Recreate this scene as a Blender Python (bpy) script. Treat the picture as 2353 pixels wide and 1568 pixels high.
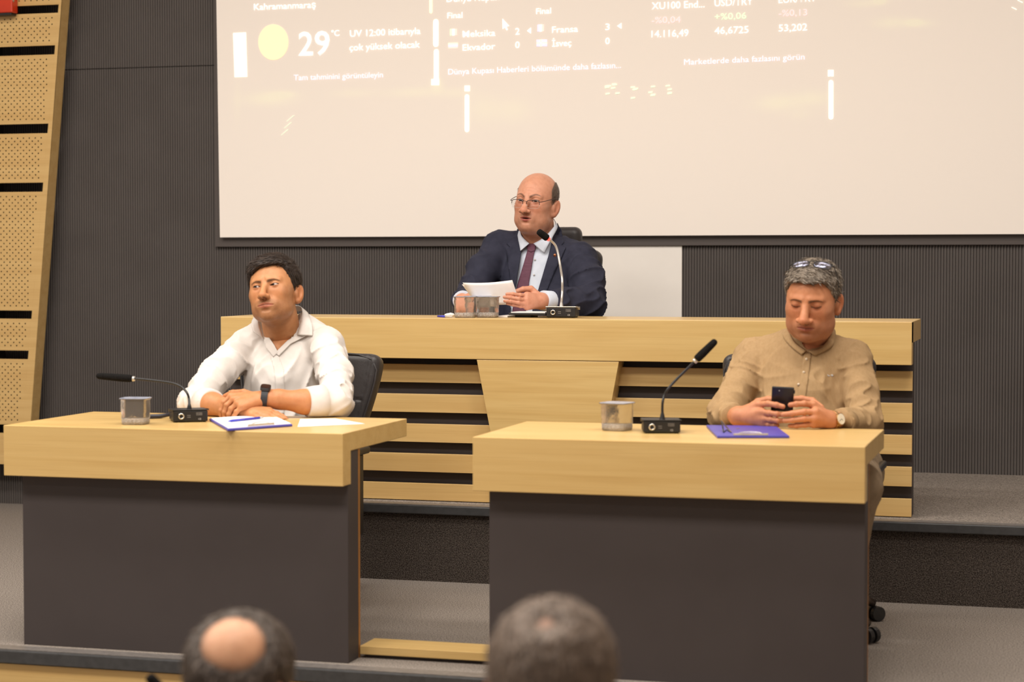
import bpy, math, random
import numpy as np
from mathutils import Vector, Matrix

# ------------------------------------------------------------------ scene, camera, light
S = bpy.context.scene
COL = S.collection
for o in list(bpy.data.objects):
    bpy.data.objects.remove(o)
random.seed(4)
RNG = np.random.default_rng(4)

FPX, HC = 4496.16, 1.2894                       # focal length in pixels of a 2353-wide frame, camera height
YAW, PIT = math.radians(15.8121), math.radians(2.2418)
_c, _s, _ca, _sa = math.cos(YAW), math.sin(YAW), math.cos(PIT), math.sin(PIT)
CR = np.array([_c, _s, 0.0])
CF = np.array([-_s * _ca, _c * _ca, -_sa])
CU = np.array([-_s * _sa, _c * _sa, _ca])
CAM = np.array([0.0, 0.0, HC])

cam = bpy.data.cameras.new('camera')
camo = bpy.data.objects.new('camera', cam)
COL.objects.link(camo)
camo.matrix_world = Matrix(((CR[0], CU[0], -CF[0], 0), (CR[1], CU[1], -CF[1], 0), (CR[2], CU[2], -CF[2], HC), (0, 0, 0, 1)))
cam.sensor_width = 36.0
cam.lens = FPX * 36.0 / 2353.0
cam.clip_end = 60
cam.dof.use_dof = True
cam.dof.focus_distance = 8.1
cam.dof.aperture_fstop = 2.8
S.camera = camo

S.view_settings.view_transform = 'Standard'
S.view_settings.look = 'None'
S.view_settings.gamma = 1.0
S.view_settings.use_curve_mapping = False
S.view_settings.exposure = 0.0
S.cycles.use_denoising = True
S.cycles.max_bounces = 8
S.cycles.diffuse_bounces = 4
S.cycles.transmission_bounces = 8
S.cycles.sample_clamp_indirect = 6

W = bpy.data.worlds.new('hall_ambient')
S.world = W
W.use_nodes = True
W.node_tree.nodes['Background'].inputs[0].default_value = (1.0, 0.96, 0.92, 1)
W.node_tree.nodes['Background'].inputs[1].default_value = 0.28


def area_light(name, loc, size, power, color=(1.0, 0.94, 0.865), target=None, spread=None):
    l = bpy.data.lights.new(name, 'AREA')
    l.shape = 'RECTANGLE'
    l.size, l.size_y = size
    l.energy = power
    l.color = color
    if spread:
        l.spread = spread
    o = bpy.data.objects.new(name, l)
    o.location = loc
    if target is not None:
        o.rotation_euler = (Vector(target) - Vector(loc)).to_track_quat('-Z', 'Y').to_euler()
    COL.objects.link(o)
    return o


# ceiling lamps: rows over the front of the hall and over the stage
for lx in (-6.2, -3.7, -1.2):
    area_light('ceiling_lamp', (lx, 3.3, 4.25), (1.5, 1.0), 90)
for lx in (-5.2, -2.7, -0.2):
    area_light('ceiling_lamp', (lx, 5.3, 4.25), (1.4, 0.6), 66)
for lx in (-4.6, -2.0, 0.6):
    area_light('ceiling_lamp', (lx, 6.6, 4.25), (1.2, 0.4), 27)
area_light('ceiling_lamp', (-2.6, 0.4, 4.25), (3.6, 0.6), 46)


# ------------------------------------------------------------------ helpers
def ray(u, v):
    return CF + CR * ((u - 1176.5) / FPX) - CU * ((v - 784.0) / FPX)


def at(u, v, Y):
    """the point of the place seen at photograph position (u, v), standing at depth Y"""
    d = ray(u, v)
    return CAM + d * (Y / d[1])


def atz(u, v, z):
    d = ray(u, v)
    return CAM + d * ((z - HC) / d[2])


def project(P):
    q = np.asarray(P, float) - CAM
    d = q @ CF
    return np.stack([1176.5 + FPX * (q @ CR) / d, 784.0 - FPX * (q @ CU) / d], -1)


def srgb(r, g, b, a=1.0):
    f = lambda c: c / 12.92 if c <= 0.04045 else ((c + 0.055) / 1.055) ** 2.4
    return (f(r / 255), f(g / 255), f(b / 255), a)


MATS = {}


def mat(name, color, rough=0.6, metal=0.0, spec=0.5, bump=None, noise=None, **kw):
    """principled material; noise=(scale, detail, colour2, lo, hi, stretch) mixes a second colour, bump=(scale, strength, dist, stretch)"""
    if name in MATS:
        return MATS[name]
    m = bpy.data.materials.new(name)
    m.use_nodes = True
    nt = m.node_tree
    b = nt.nodes['Principled BSDF']
    b.inputs['Base Color'].default_value = color
    b.inputs['Roughness'].default_value = rough
    b.inputs['Metallic'].default_value = metal
    b.inputs['Specular IOR Level'].default_value = spec
    for k, v in kw.items():
        b.inputs[k.replace('_', ' ')].default_value = v
    tc = nt.nodes.new('ShaderNodeTexCoord')

    def tex(scale, detail, stretch, rough_=0.55):
        mp = nt.nodes.new('ShaderNodeMapping')
        mp.inputs['Scale'].default_value = stretch or (1, 1, 1)
        nt.links.new(tc.outputs['Object'], mp.inputs['Vector'])
        n = nt.nodes.new('ShaderNodeTexNoise')
        n.inputs['Scale'].default_value = scale
        n.inputs['Detail'].default_value = detail
        n.inputs['Roughness'].default_value = rough_
        nt.links.new(mp.outputs[0], n.inputs['Vector'])
        return n
    if noise:
        n = tex(noise[0], noise[1], noise[5] if len(noise) > 5 else None, 0.6)
        r = nt.nodes.new('ShaderNodeMapRange')
        r.inputs[1].default_value, r.inputs[2].default_value = noise[3], noise[4]
        nt.links.new(n.outputs['Fac'], r.inputs[0])
        mx = nt.nodes.new('ShaderNodeMix')
        mx.data_type = 'RGBA'
        mx.inputs[6].default_value = color
        mx.inputs[7].default_value = noise[2]
        nt.links.new(r.outputs[0], mx.inputs[0])
        nt.links.new(mx.outputs[2], b.inputs['Base Color'])
    if bump:
        n = tex(bump[0], 4, bump[3] if len(bump) > 3 else None)
        bp = nt.nodes.new('ShaderNodeBump')
        bp.inputs['Strength'].default_value = bump[1]
        bp.inputs['Distance'].default_value = bump[2]
        nt.links.new(n.outputs['Fac'], bp.inputs['Height'])
        nt.links.new(bp.outputs[0], b.inputs['Normal'])
    MATS[name] = m
    return m


def wood_material(name, light, dark, streak):
    m = bpy.data.materials.new(name)
    m.use_nodes = True
    nt = m.node_tree
    b = nt.nodes['Principled BSDF']
    b.inputs['Roughness'].default_value = 0.30
    b.inputs['Specular IOR Level'].default_value = 0.55
    tc = nt.nodes.new('ShaderNodeTexCoord')

    def layer(stretch, scale, detail, dist):
        mp = nt.nodes.new('ShaderNodeMapping')
        mp.inputs['Scale'].default_value = stretch
        nt.links.new(tc.outputs['Object'], mp.inputs['Vector'])
        n = nt.nodes.new('ShaderNodeTexNoise')
        n.inputs['Scale'].default_value = scale
        n.inputs['Detail'].default_value = detail
        n.inputs['Distortion'].default_value = dist
        nt.links.new(mp.outputs[0], n.inputs['Vector'])
        return n
    n1 = layer((0.45, 6, 9), 3.2, 4, 0.5)
    n2 = layer((0.9, 40, 70), 3.0, 3, 0.1)
    r1 = nt.nodes.new('ShaderNodeMapRange')
    r1.inputs[1].default_value, r1.inputs[2].default_value = 0.35, 0.68
    nt.links.new(n1.outputs['Fac'], r1.inputs[0])
    r2 = nt.nodes.new('ShaderNodeMapRange')
    r2.inputs[1].default_value, r2.inputs[2].default_value = 0.52, 0.75
    r2.inputs[4].default_value = 0.4
    nt.links.new(n2.outputs['Fac'], r2.inputs[0])
    a = nt.nodes.new('ShaderNodeMix'); a.data_type = 'RGBA'
    a.inputs[6].default_value, a.inputs[7].default_value = light, dark
    nt.links.new(r1.outputs[0], a.inputs[0])
    c = nt.nodes.new('ShaderNodeMix'); c.data_type = 'RGBA'
    c.inputs[7].default_value = streak
    nt.links.new(a.outputs[2], c.inputs[6])
    nt.links.new(r2.outputs[0], c.inputs[0])
    nt.links.new(c.outputs[2], b.inputs['Base Color'])
    bp = nt.nodes.new('ShaderNodeBump')
    bp.inputs['Strength'].default_value = 0.05
    bp.inputs['Distance'].default_value = 0.002
    nt.links.new(n2.outputs['Fac'], bp.inputs['Height'])
    nt.links.new(bp.outputs[0], b.inputs['Normal'])
    MATS[name] = m
    return m


ORG = {}


def link(name, me, parent=None, m=None, loc=None):
    o = bpy.data.objects.new(name, me)
    COL.objects.link(o)
    if m is not None and me is not None:
        for mm in (m if isinstance(m, (list, tuple)) else [m]):
            me.materials.append(mm)
    if parent is not None:
        o.parent = parent
    if loc is not None:
        o.location = loc
    return o


def tag(o, label=None, cat=None, group=None, kind=None):
    if label: o['label'] = label
    if cat: o['category'] = cat
    if group: o['group'] = group
    if kind: o['kind'] = kind
    return o


def thing(name, loc, label, cat, group=None, rz=0.0):
    o = bpy.data.objects.new(name, None)
    o.empty_display_size = 0.05
    COL.objects.link(o)
    o.location = loc
    o.rotation_euler = (0, 0, rz)
    ORG[o.name] = np.array(loc, float)
    return tag(o, label, cat, group)


class MB:
    """collects vertices and faces of one mesh"""

    def __init__(self):
        self.v, self.f, self.mi = [], [], []

    def add(self, vs, fs, mi=0):
        b = len(self.v)
        self.v.extend([tuple(map(float, p)) for p in vs])
        self.f.extend([tuple(i + b for i in f) for f in fs])
        self.mi.extend([mi] * len(fs))
        return self

    def box(self, lo, hi, mi=0):
        (a, b, c), (d, e, f) = lo, hi
        vs = [(a, b, c), (d, b, c), (d, e, c), (a, e, c), (a, b, f), (d, b, f), (d, e, f), (a, e, f)]
        return self.add(vs, [(0, 3, 2, 1), (4, 5, 6, 7), (0, 1, 5, 4), (1, 2, 6, 5), (2, 3, 7, 6), (3, 0, 4, 7)], mi)

    def prism(self, poly, y0, y1, mi=0):
        """polygon of (x, z), counter-clockwise seen from -y, extruded from y0 (front) to y1"""
        n = len(poly)
        vs = [(x, y0, z) for x, z in poly] + [(x, y1, z) for x, z in poly]
        fs = [tuple(range(n)), tuple(range(2 * n - 1, n - 1, -1))]
        fs += [(i, i + n, (i + 1) % n + n, (i + 1) % n) for i in range(n)]
        return self.add(vs, fs, mi)

    def slab(self, poly, z0, z1, mi=0):
        """polygon of (x, y), counter-clockwise from above, between z0 and z1"""
        n = len(poly)
        vs = [(x, y, z0) for x, y in poly] + [(x, y, z1) for x, y in poly]
        fs = [tuple(range(n - 1, -1, -1)), tuple(range(n, 2 * n))]
        fs += [(i, (i + 1) % n, (i + 1) % n + n, i + n) for i in range(n)]
        return self.add(vs, fs, mi)

    def tube(self, pts, rad, n=10, mi=0, cap=True):
        P = [np.array(p, float) for p in pts]
        rad = [rad] * len(P) if np.isscalar(rad) else rad
        up = None
        rings = []
        for i, p in enumerate(P):
            t = P[min(i + 1, len(P) - 1)] - P[max(i - 1, 0)]
            t = t / (np.linalg.norm(t) + 1e-12)
            if up is None:
                a = np.array([0, 0, 1.0]) if abs(t[2]) < 0.9 else np.array([1.0, 0, 0])
                up = a
            x = np.cross(up, t); x /= (np.linalg.norm(x) + 1e-12)
            y = np.cross(t, x); up = y
            rings.append([p + rad[i] * (math.cos(k * 2 * math.pi / n) * x + math.sin(k * 2 * math.pi / n) * y) for k in range(n)])
        vs = [q for r in rings for q in r]
        fs = []
        for i in range(len(P) - 1):
            for k in range(n):
                fs.append((i * n + k, i * n + (k + 1) % n, (i + 1) * n + (k + 1) % n, (i + 1) * n + k))
        if cap:
            fs.append(tuple(range(n - 1, -1, -1)))
            fs.append(tuple(range((len(P) - 1) * n, len(P) * n)))
        return self.add(vs, fs, mi)

    def lathe(self, prof, n=24, mi=0, c=(0, 0, 0), sup=None, sx=1.0, sy=1.0):
        """profile of (r, z) turned round z; sup gives a superellipse cross-section"""
        vs, fs = [], []
        for r, z in prof:
            for k in range(n):
                t = k * 2 * math.pi / n
                q = 1.0
                if sup:
                    q = (abs(math.cos(t)) ** sup + abs(math.sin(t)) ** sup) ** (-1 / sup)
                vs.append((c[0] + r * q * math.cos(t) * sx, c[1] + r * q * math.sin(t) * sy, c[2] + z))
        m = len(prof)
        for i in range(m - 1):
            for k in range(n):
                fs.append((i * n + k, i * n + (k + 1) % n, (i + 1) * n + (k + 1) % n, (i + 1) * n + k))
        fs.append(tuple(range(n - 1, -1, -1)))
        fs.append(tuple(range((m - 1) * n, m * n)))
        return self.add(vs, fs, mi)

    def sphere(self, c, r, n=16, m=10, mi=0):
        r = (r, r, r) if np.isscalar(r) else r
        vs, fs = [], []
        for i in range(1, m):
            a = math.pi * i / m
            for k in range(n):
                t = 2 * math.pi * k / n
                vs.append((c[0] + r[0] * math.sin(a) * math.cos(t), c[1] + r[1] * math.sin(a) * math.sin(t), c[2] - r[2] * math.cos(a)))
        for i in range(m - 2):
            for k in range(n):
                fs.append((i * n + k, i * n + (k + 1) % n, (i + 1) * n + (k + 1) % n, (i + 1) * n + k))
        b = len(vs)
        vs += [(c[0], c[1], c[2] - r[2]), (c[0], c[1], c[2] + r[2])]
        for k in range(n):
            fs.append((b, (k + 1) % n, k))
            fs.append((b + 1, (m - 2) * n + k, (m - 2) * n + (k + 1) % n))
        return self.add(vs, fs, mi)

    def build(self, name, m, parent=None, smooth=False, bevel=0.0, local=False, seg=2):
        """world coordinates unless local; a part keeps its thing's origin"""
        org = np.zeros(3) if (local or parent is None) else ORG[parent.name]
        me = bpy.data.meshes.new(name)
        V = np.array(self.v) - org
        me.from_pydata(V.tolist(), [], self.f)
        for i, p in enumerate(me.polygons):
            p.material_index = self.mi[i]
            p.use_smooth = smooth
        me.update()
        o = link(name, me, parent, m)
        ORG[o.name] = org if not local else np.zeros(3)
        if bevel:
            md = o.modifiers.new('edge', 'BEVEL')
            md.width = bevel; md.segments = seg; md.limit_method = 'ANGLE'; md.angle_limit = math.radians(40)
            if smooth is False:
                md.harden_normals = False
        return o


def copy_tree(o, parent=None):
    c = o.copy()
    COL.objects.link(c)
    if parent is not None:
        c.parent = parent
    for ch in list(o.children):
        copy_tree(ch, c)
    return c


# ------------------------------------------------------------------ materials
WOOD = wood_material('oak_veneer', srgb(218, 184, 121), srgb(208, 171, 107), srgb(192, 153, 94))
WOOD2 = wood_material('oak_panel', srgb(220, 184, 122), srgb(210, 171, 109), srgb(194, 154, 96))
DARK = mat('charcoal_laminate', srgb(74, 67, 66), 0.55, spec=0.3, noise=(3, 3, srgb(71, 64, 63), .4, .7))
RIBS = mat('charcoal_ribbed_wall', srgb(93, 87, 84), 0.6, spec=0.25, noise=(3, 4, srgb(87, 81, 78), .4, .7))
FRAME = mat('charcoal_flat', srgb(88, 81, 78), 0.55, spec=0.25)
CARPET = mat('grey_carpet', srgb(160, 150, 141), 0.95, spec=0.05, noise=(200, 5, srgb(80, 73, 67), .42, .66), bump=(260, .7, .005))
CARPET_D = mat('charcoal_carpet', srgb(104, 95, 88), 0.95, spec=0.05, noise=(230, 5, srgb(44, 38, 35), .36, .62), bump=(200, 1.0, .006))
NOSE = mat('dark_rubber_nosing', srgb(66, 66, 67), 0.4, spec=0.5, noise=(40, 3, srgb(56, 56, 57), .4, .7))
NOSE_T = mat('grey_nosing_top', srgb(118, 112, 108), 0.4, spec=0.5, noise=(60, 3, srgb(98, 93, 90), .4, .7))
PLASTER = mat('pale_plaster', srgb(226, 216, 205), 0.9, noise=(5, 4, srgb(216, 206, 195), .35, .7), bump=(60, .08, .002))
BLACKP = mat('black_plastic', srgb(30, 29, 30), 0.42, noise=(30, 3, srgb(40, 38, 38), .5, .8))
FOAM = mat('black_foam', srgb(34, 32, 31), 0.95, spec=0.1, noise=(260, 3, srgb(20, 19, 19), .4, .65), bump=(420, .9, .003))
CHROME = mat('bright_metal', srgb(225, 222, 216), 0.22, metal=1.0, noise=(20, 2, srgb(205, 200, 194), .4, .7))
SILVER = mat('satin_silver', srgb(222, 218, 212), 0.38, metal=0.75, noise=(25, 2, srgb(200, 196, 190), .4, .7))
LEATHER = mat('black_leather', srgb(56, 52, 52), 0.42, spec=0.45, noise=(9, 4, srgb(46, 43, 43), .4, .7), bump=(150, .25, .002))
PAPER = mat('white_paper', srgb(250, 246, 244), 0.8, noise=(14, 2, srgb(244, 239, 237), .4, .7))
BLUEP = mat('blue_board', srgb(78, 76, 178), 0.35, noise=(8, 3, srgb(70, 68, 165), .4, .7))
PRINT = mat('white_print', srgb(205, 200, 195), 0.7, noise=(90, 2, srgb(180, 175, 170), .4, .7))
REDP = mat('red_enamel', srgb(214, 62, 30), 0.4, noise=(7, 2, srgb(200, 52, 26), .4, .7))


def structure(name, mb, m, parent=None, bevel=0.0, smooth=False, label=None):
    o = mb.build(name, m, parent, bevel=bevel, smooth=smooth)
    if parent is None:
        tag(o, label, None, None, 'structure')
    return o


# ------------------------------------------------------------------ the room
WY = 9.377                                       # back wall
RY = 7.53                                        # front of the raised back tier
PZ = 0.308                                       # its height
SE = 5.80                                        # stage edge
HZ = -0.52                                       # hall floor

structure('floor_stage', MB().box((-9.0, SE, -0.06), (3.2, WY + .1, 0.0)), CARPET, label='grey speckled carpet of the stage floor')
structure('floor_hall', MB().box((-9.0, -1.5, HZ - .05), (3.2, SE + .02, HZ)), CARPET, label='carpet of the hall floor below the stage')
structure('floor_platform', MB().box((-3.75, RY + .012, 0.0), (3.2, WY, PZ)), CARPET, label='grey carpeted raised tier behind the front desks')
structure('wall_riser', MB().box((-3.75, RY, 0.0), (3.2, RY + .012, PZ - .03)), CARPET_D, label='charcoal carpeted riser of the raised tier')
t1 = structure('trim_1', MB().box((-3.75, RY - .022, PZ - .032), (3.2, RY + .045, PZ + .004)), NOSE, bevel=.004, label='dark rubber nosing along the raised tier')
structure('nosing_top', MB().box((-3.73, RY - .016, PZ + .004), (3.2, RY + .04, PZ + .0065)), NOSE_T, t1)
t2 = structure('trim_2', MB().box((-9.0, SE - .03, -.04), (3.2, SE + .045, .004)), NOSE, bevel=.004, label='dark rubber nosing along the stage edge')
structure('nosing_top', MB().box((-9.0, SE - .018, .004), (3.2, SE + .042, .0065)), NOSE_T, t2)
structure('wall_stage_front', MB().box((-9.0, SE - .012, HZ), (3.2, SE + .01, -.045)), WOOD, label='oak veneer cladding below the stage edge')
structure('ceiling', MB().box((-9.0, -1.5, 4.4), (3.2, WY + .2, 4.5)), PLASTER)
structure('wall_left', MB().box((-9.1, -1.5, HZ), (-9.0, WY + .2, 4.4)), PLASTER)
structure('wall_right', MB().box((3.2, -1.5, HZ), (3.3, WY + .2, 4.4)), PLASTER)

wb = structure('wall_back', MB().box((-9.0, WY + .012, -.06), (3.2, WY + .1, 4.4)), RIBS, label='charcoal back wall faced with fine vertical ribs')


def ribbed(x0, x1, z0, z1, y, pitch=.0136, depth=.0065):
    mb = MB()
    n = int((x1 - x0) / pitch)
    vs, fs = [], []
    prof = [(0.0, depth), (.16, depth), (.30, .0012), (.52, 0.0), (.74, 0.0), (.90, .0012)]
    for i in range(n):
        for a, b in prof:
            vs.append((x0 + (i + a) * pitch, y + b, z0)); vs.append((x0 + (i + a) * pitch, y + b, z1))
    k = len(vs) // 2
    for i in range(k - 1):
        fs.append((2 * i, 2 * i + 2, 2 * i + 3, 2 * i + 1))
    return mb.add(vs, fs)


SEAM = float(at(300, 156, WY)[2])
for z0, z1 in ((0.0, SEAM - .0025), (SEAM + .0025, 4.4)):
    r = ribbed(-9.0, 3.2, z0, z1, WY).build('ribbed_cladding', RIBS, wb)
    tag(r, kind='stuff')
lp = at(1567, 565, WY - .008); lq = at(1567, 727, WY - .008)
structure('wall_patch', MB().box((lp[0] - .78, WY - .008, PZ), (lp[0], WY + .002, 1.388)), mat('light_grey_panel', srgb(248, 242, 235), .6, noise=(3, 4, srgb(243, 237, 230), .3, .7), bump=(30, .1, .002)),
          bevel=.002, label='smooth light grey panel let into the ribbed wall behind the presiding desk')

# ------------------------------------------------------------------ perforated oak panel at the left
px0 = -5.95
YF = 9.215                                       # its front face
ap = thing('acoustic_panel', (-5.5, YF, 0.0), 'perforated oak wall panel with dark horizontal slots and a slanted edge', 'wall panel')


def edge_x(z):                                   # inner edge of the slanted stile
    a, b = at(119, 95, YF), at(44, 965, YF)
    return a[0] + (z - a[2]) * (b[0] - a[0]) / (b[2] - a[2])


def outer_x(z):
    a, b = at(142, 0, YF), at(71, 965, YF)
    return a[0] + (z - a[2]) * (b[0] - a[0]) / (b[2] - a[2])


def slot_x(z):                                   # right ends of the slots
    a, b = at(126, 110, YF), at(72, 733, YF)
    return a[0] + (z - a[2]) * (b[0] - a[0]) / (b[2] - a[2])


def perforated(z0, z1, y, th=.016):
    cw, ch, r, dep = .0346, .0163, .0040, .010
    vs, fs, mi = [], [], []
    nr = max(1, round((z1 - z0) / ch)); ch = (z1 - z0) / nr
    for j in range(nr):
        zb, zc, zt = z0 + j * ch, z0 + (j + .5) * ch, z0 + (j + 1) * ch
        off = cw / 2 if j % 2 else 0.0
        lim = slot_x(zc) + .004
        x = px0 - off
        while x < lim:
            xe = min(x + cw, lim)
            b = len(vs)
            hole = (x + cw < edge_x(zc) + .012) and 0 < j < nr - 1
            if not hole:
                vs += [(x, y, zb), (xe, y, zb), (xe, y, zt), (x, y, zt)]
                fs.append((b, b + 1, b + 2, b + 3)); mi.append(0)
            else:
                xc = x + cw / 2
                out = [(x, zb), (xc, zb), (xe, zb), (xe, zc), (xe, zt), (xc, zt), (x, zt), (x, zc)]
                vs += [(p, y, q) for p, q in out]
                ang = [math.radians(225 + 45 * k) for k in range(8)]
                vs += [(xc + r * math.cos(a), y, zc + r * math.sin(a)) for a in ang]
                vs += [(xc + r * math.cos(a), y + dep, zc + r * math.sin(a)) for a in ang]
                for k in range(8):
                    k2 = (k + 1) % 8
                    fs.append((b + k, b + k2, b + 8 + k2, b + 8 + k)); mi.append(0)
                    fs.append((b + 8 + k, b + 8 + k2, b + 16 + k2, b + 16 + k)); mi.append(1)
                fs.append(tuple(b + 16 + k for k in range(8))); mi.append(1)
            x += cw
    mb = MB(); mb.v, mb.f, mb.mi = vs, fs, mi
    # back and rim of the board
    x1 = slot_x((z0 + z1) / 2)
    mb.add([(px0, y, z0), (slot_x(z0), y, z0), (slot_x(z0), y + th, z0), (px0, y + th, z0)], [(3, 2, 1, 0)])
    mb.add([(px0, y, z1), (slot_x(z1), y, z1), (slot_x(z1), y + th, z1), (px0, y + th, z1)], [(0, 1, 2, 3)])
    mb.add([(px0, y + th, z0), (slot_x(z0), y + th, z0), (slot_x(z1), y + th, z1), (px0, y + th, z1)], [(3, 2, 1, 0)])
    return mb


HOLE = mat('dark_hole', srgb(70, 46, 24), .9, noise=(30, 2, srgb(60, 40, 20), .4, .7))
zl = lambda v: float(at(60, v, YF)[2])
spans = [(-420, -130), (-110, -60), (-40, 13), (32, 106), (127, 285), (307, 420), (441, 714), (733, 806), (826, 977)]
for va, vb in spans:
    perforated(zl(vb), zl(va), YF + .001).build('perforated_board', [WOOD2, HOLE], ap)
zb0 = zl(1069)
MB().box((px0, YF + .001, zb0), (slot_x(zl(1030)), YF + .018, zl(997))).build('plain_board', WOOD2, ap, bevel=.001)
st = MB()
zt, zb = 3.9, zb0
st.prism([(slot_x(zb), zb), (outer_x(zb), zb), (outer_x(zt), zt), (slot_x(zt), zt)], YF, YF + .085)
st.build('slanted_stile', WOOD2, ap, bevel=.0012)
bt = MB()
for bx in (px0 + .04, px0 + .42):
    bt.box((bx, YF + .018, zb0), (bx + .04, WY - .001, 3.9))
bt.build('batten', mat('dark_batten', srgb(52, 46, 44), .8, noise=(9, 2, srgb(46, 41, 40), .4, .7)), ap)

# red box fixed high on the panel
rb = thing('alarm_box', tuple(at(8, 12, YF - .05)), 'red metal box fixed high on the perforated oak panel', 'alarm box')
ra, rc = at(-40, 31, YF - .06), at(27, -60, YF - .06)
MB().box((ra[0], YF - .06, ra[2]), (rc[0], YF + .0, rc[2])).build('housing', REDP, rb, bevel=.006)
MB().box((ra[0], YF - .052, ra[2] - .012), (rc[0] - .01, YF + .0, ra[2] + .002)).build('back_plate', BLACKP, rb, bevel=.002)
kb = at(27, 2, YF - .045)
MB().sphere(kb, (.014, .012, .012)).build('knob', CHROME, rb, smooth=True)

# ------------------------------------------------------------------ projection screen
SY = 9.327
sz0 = float(at(505, 546, SY)[2]); sx0 = float(at(505, 546, SY)[0]); sx0t = float(at(497, 0, SY)[0])
sx1 = 1.25
scr = thing('projection_screen', ((sx0 + sx1) / 2, SY, sz0), 'large cream projection screen showing a widgets board with scores and prices', 'screen')
def screen_material():
    m = bpy.data.materials.new('projected_picture')
    m.use_nodes = True
    nt = m.node_tree
    b = nt.nodes['Principled BSDF']
    b.inputs['Roughness'].default_value = 0.85
    b.inputs['Specular IOR Level'].default_value = 0.1
    b.inputs['Base Color'].default_value = srgb(238, 228, 218)
    tc = nt.nodes.new('ShaderNodeTexCoord')
    sep = nt.nodes.new('ShaderNodeSeparateXYZ')
    nt.links.new(tc.outputs['Object'], sep.inputs[0])

    def M(op, a, c=None):
        n = nt.nodes.new('ShaderNodeMath'); n.operation = op
        for i, q in enumerate((a, c)):
            if q is None: continue
            if isinstance(q, (int, float)): n.inputs[i].default_value = q
            else: nt.links.new(q, n.inputs[i])
        return n.outputs[0]
    org = ORG[scr.name]
    tot = None
    # soft wall-lamp glows that are part of the projected wallpaper picture
    for u, v, ru, rv, s in ((620, 226, 48, 14, 1.0), (650, 217, 22, 6, 1.0), (810, 214, 40, 9, .5), (955, 212, 55, 10, .7), (1004, 195, 12, 14, 1.0), (1050, 214, 30, 10, .5),
                            (1110, 250, 30, 30, .55), (1178, 252, 36, 24, .6), (1785, 236, 42, 16, .9), (1868, 226, 40, 16, .75), (1840, 262, 24, 12, .35),
                            (2050, 52, 34, 11, .8), (2100, 52, 16, 7, 1.3), (2125, 54, 24, 8, .5), (2023, 2, 14, 7, 1.3), (1985, 8, 34, 8, .6), (545, 230, 8, 40, .3)):
        p = at(u, v, SY) - org
        qx = abs(at(u + ru, v, SY)[0] - at(u, v, SY)[0]); qz = abs(at(u, v + rv, SY)[2] - at(u, v, SY)[2])
        dx = M('DIVIDE', M('SUBTRACT', sep.outputs[0], float(p[0])), float(qx))
        dz = M('DIVIDE', M('SUBTRACT', sep.outputs[2], float(p[2])), float(qz))
        e = M('MULTIPLY', M('EXPONENT', M('MULTIPLY', M('ADD', M('MULTIPLY', dx, dx), M('MULTIPLY', dz, dz)), -.75)), s)
        tot = e if tot is None else M('ADD', tot, e)
    mx = nt.nodes.new('ShaderNodeMix'); mx.data_type = 'RGBA'
    mx.clamp_factor = True
    nt.links.new(tot, mx.inputs[0])
    mx.inputs[6].default_value = (.30, .272, .250, 1)
    mx.inputs[7].default_value = (.44, .46, .26, 1)
    nt.links.new(mx.outputs[2], b.inputs['Emission Color'])
    b.inputs['Emission Strength'].default_value = SCREEN_E
    return m


SCREEN_E = 0.36
MB().prism([(sx0, sz0), (sx1, sz0), (sx1, 3.15), (2 * sx0t - sx0 + .02 * 0 - (sx0t - sx0) * 0.5, 3.15)], SY, SY + .012).build('screen_surface', screen_material(), scr, bevel=.002)
fr = MB()
fz = float(at(700, 567, SY + .02)[2]); fx = float(at(491, 300, SY + .02)[0])
fr.box((fx, SY + .03, fz), (sx1 + .2, WY - .002, 3.18))
fr.build('backing_frame', FRAME, scr, bevel=.002)


def glow(name, col, e):
    if name in MATS: return MATS[name]
    m = mat(name, srgb(*col), .9, spec=.05)
    b = m.node_tree.nodes['Principled BSDF']
    b.inputs['Emission Color'].default_value = srgb(*col)
    b.inputs['Emission Strength'].default_value = e
    return m


G_WHITE = glow('projected_white', (255, 252, 248), .62)
G_LAV = glow('projected_lavender', (246, 236, 250), .46)
G_PINK = glow('projected_pink', (255, 222, 224), .42)
G_GREEN = glow('projected_green', (226, 252, 216), .44)
G_SUN = glow('projected_sun', (255, 234, 192), .46)
G_BAR = glow('projected_light_bar', (250, 255, 238), .65)
G_YEL = glow('projected_yellow', (252, 250, 218), .5)
G_FAINT = glow('projected_faint', (236, 246, 222), .36)
G_BLUE = glow('projected_blue', (232, 226, 255), .42)
G_RED = glow('projected_red', (255, 226, 216), .42)
TY = SY - .0015


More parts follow.
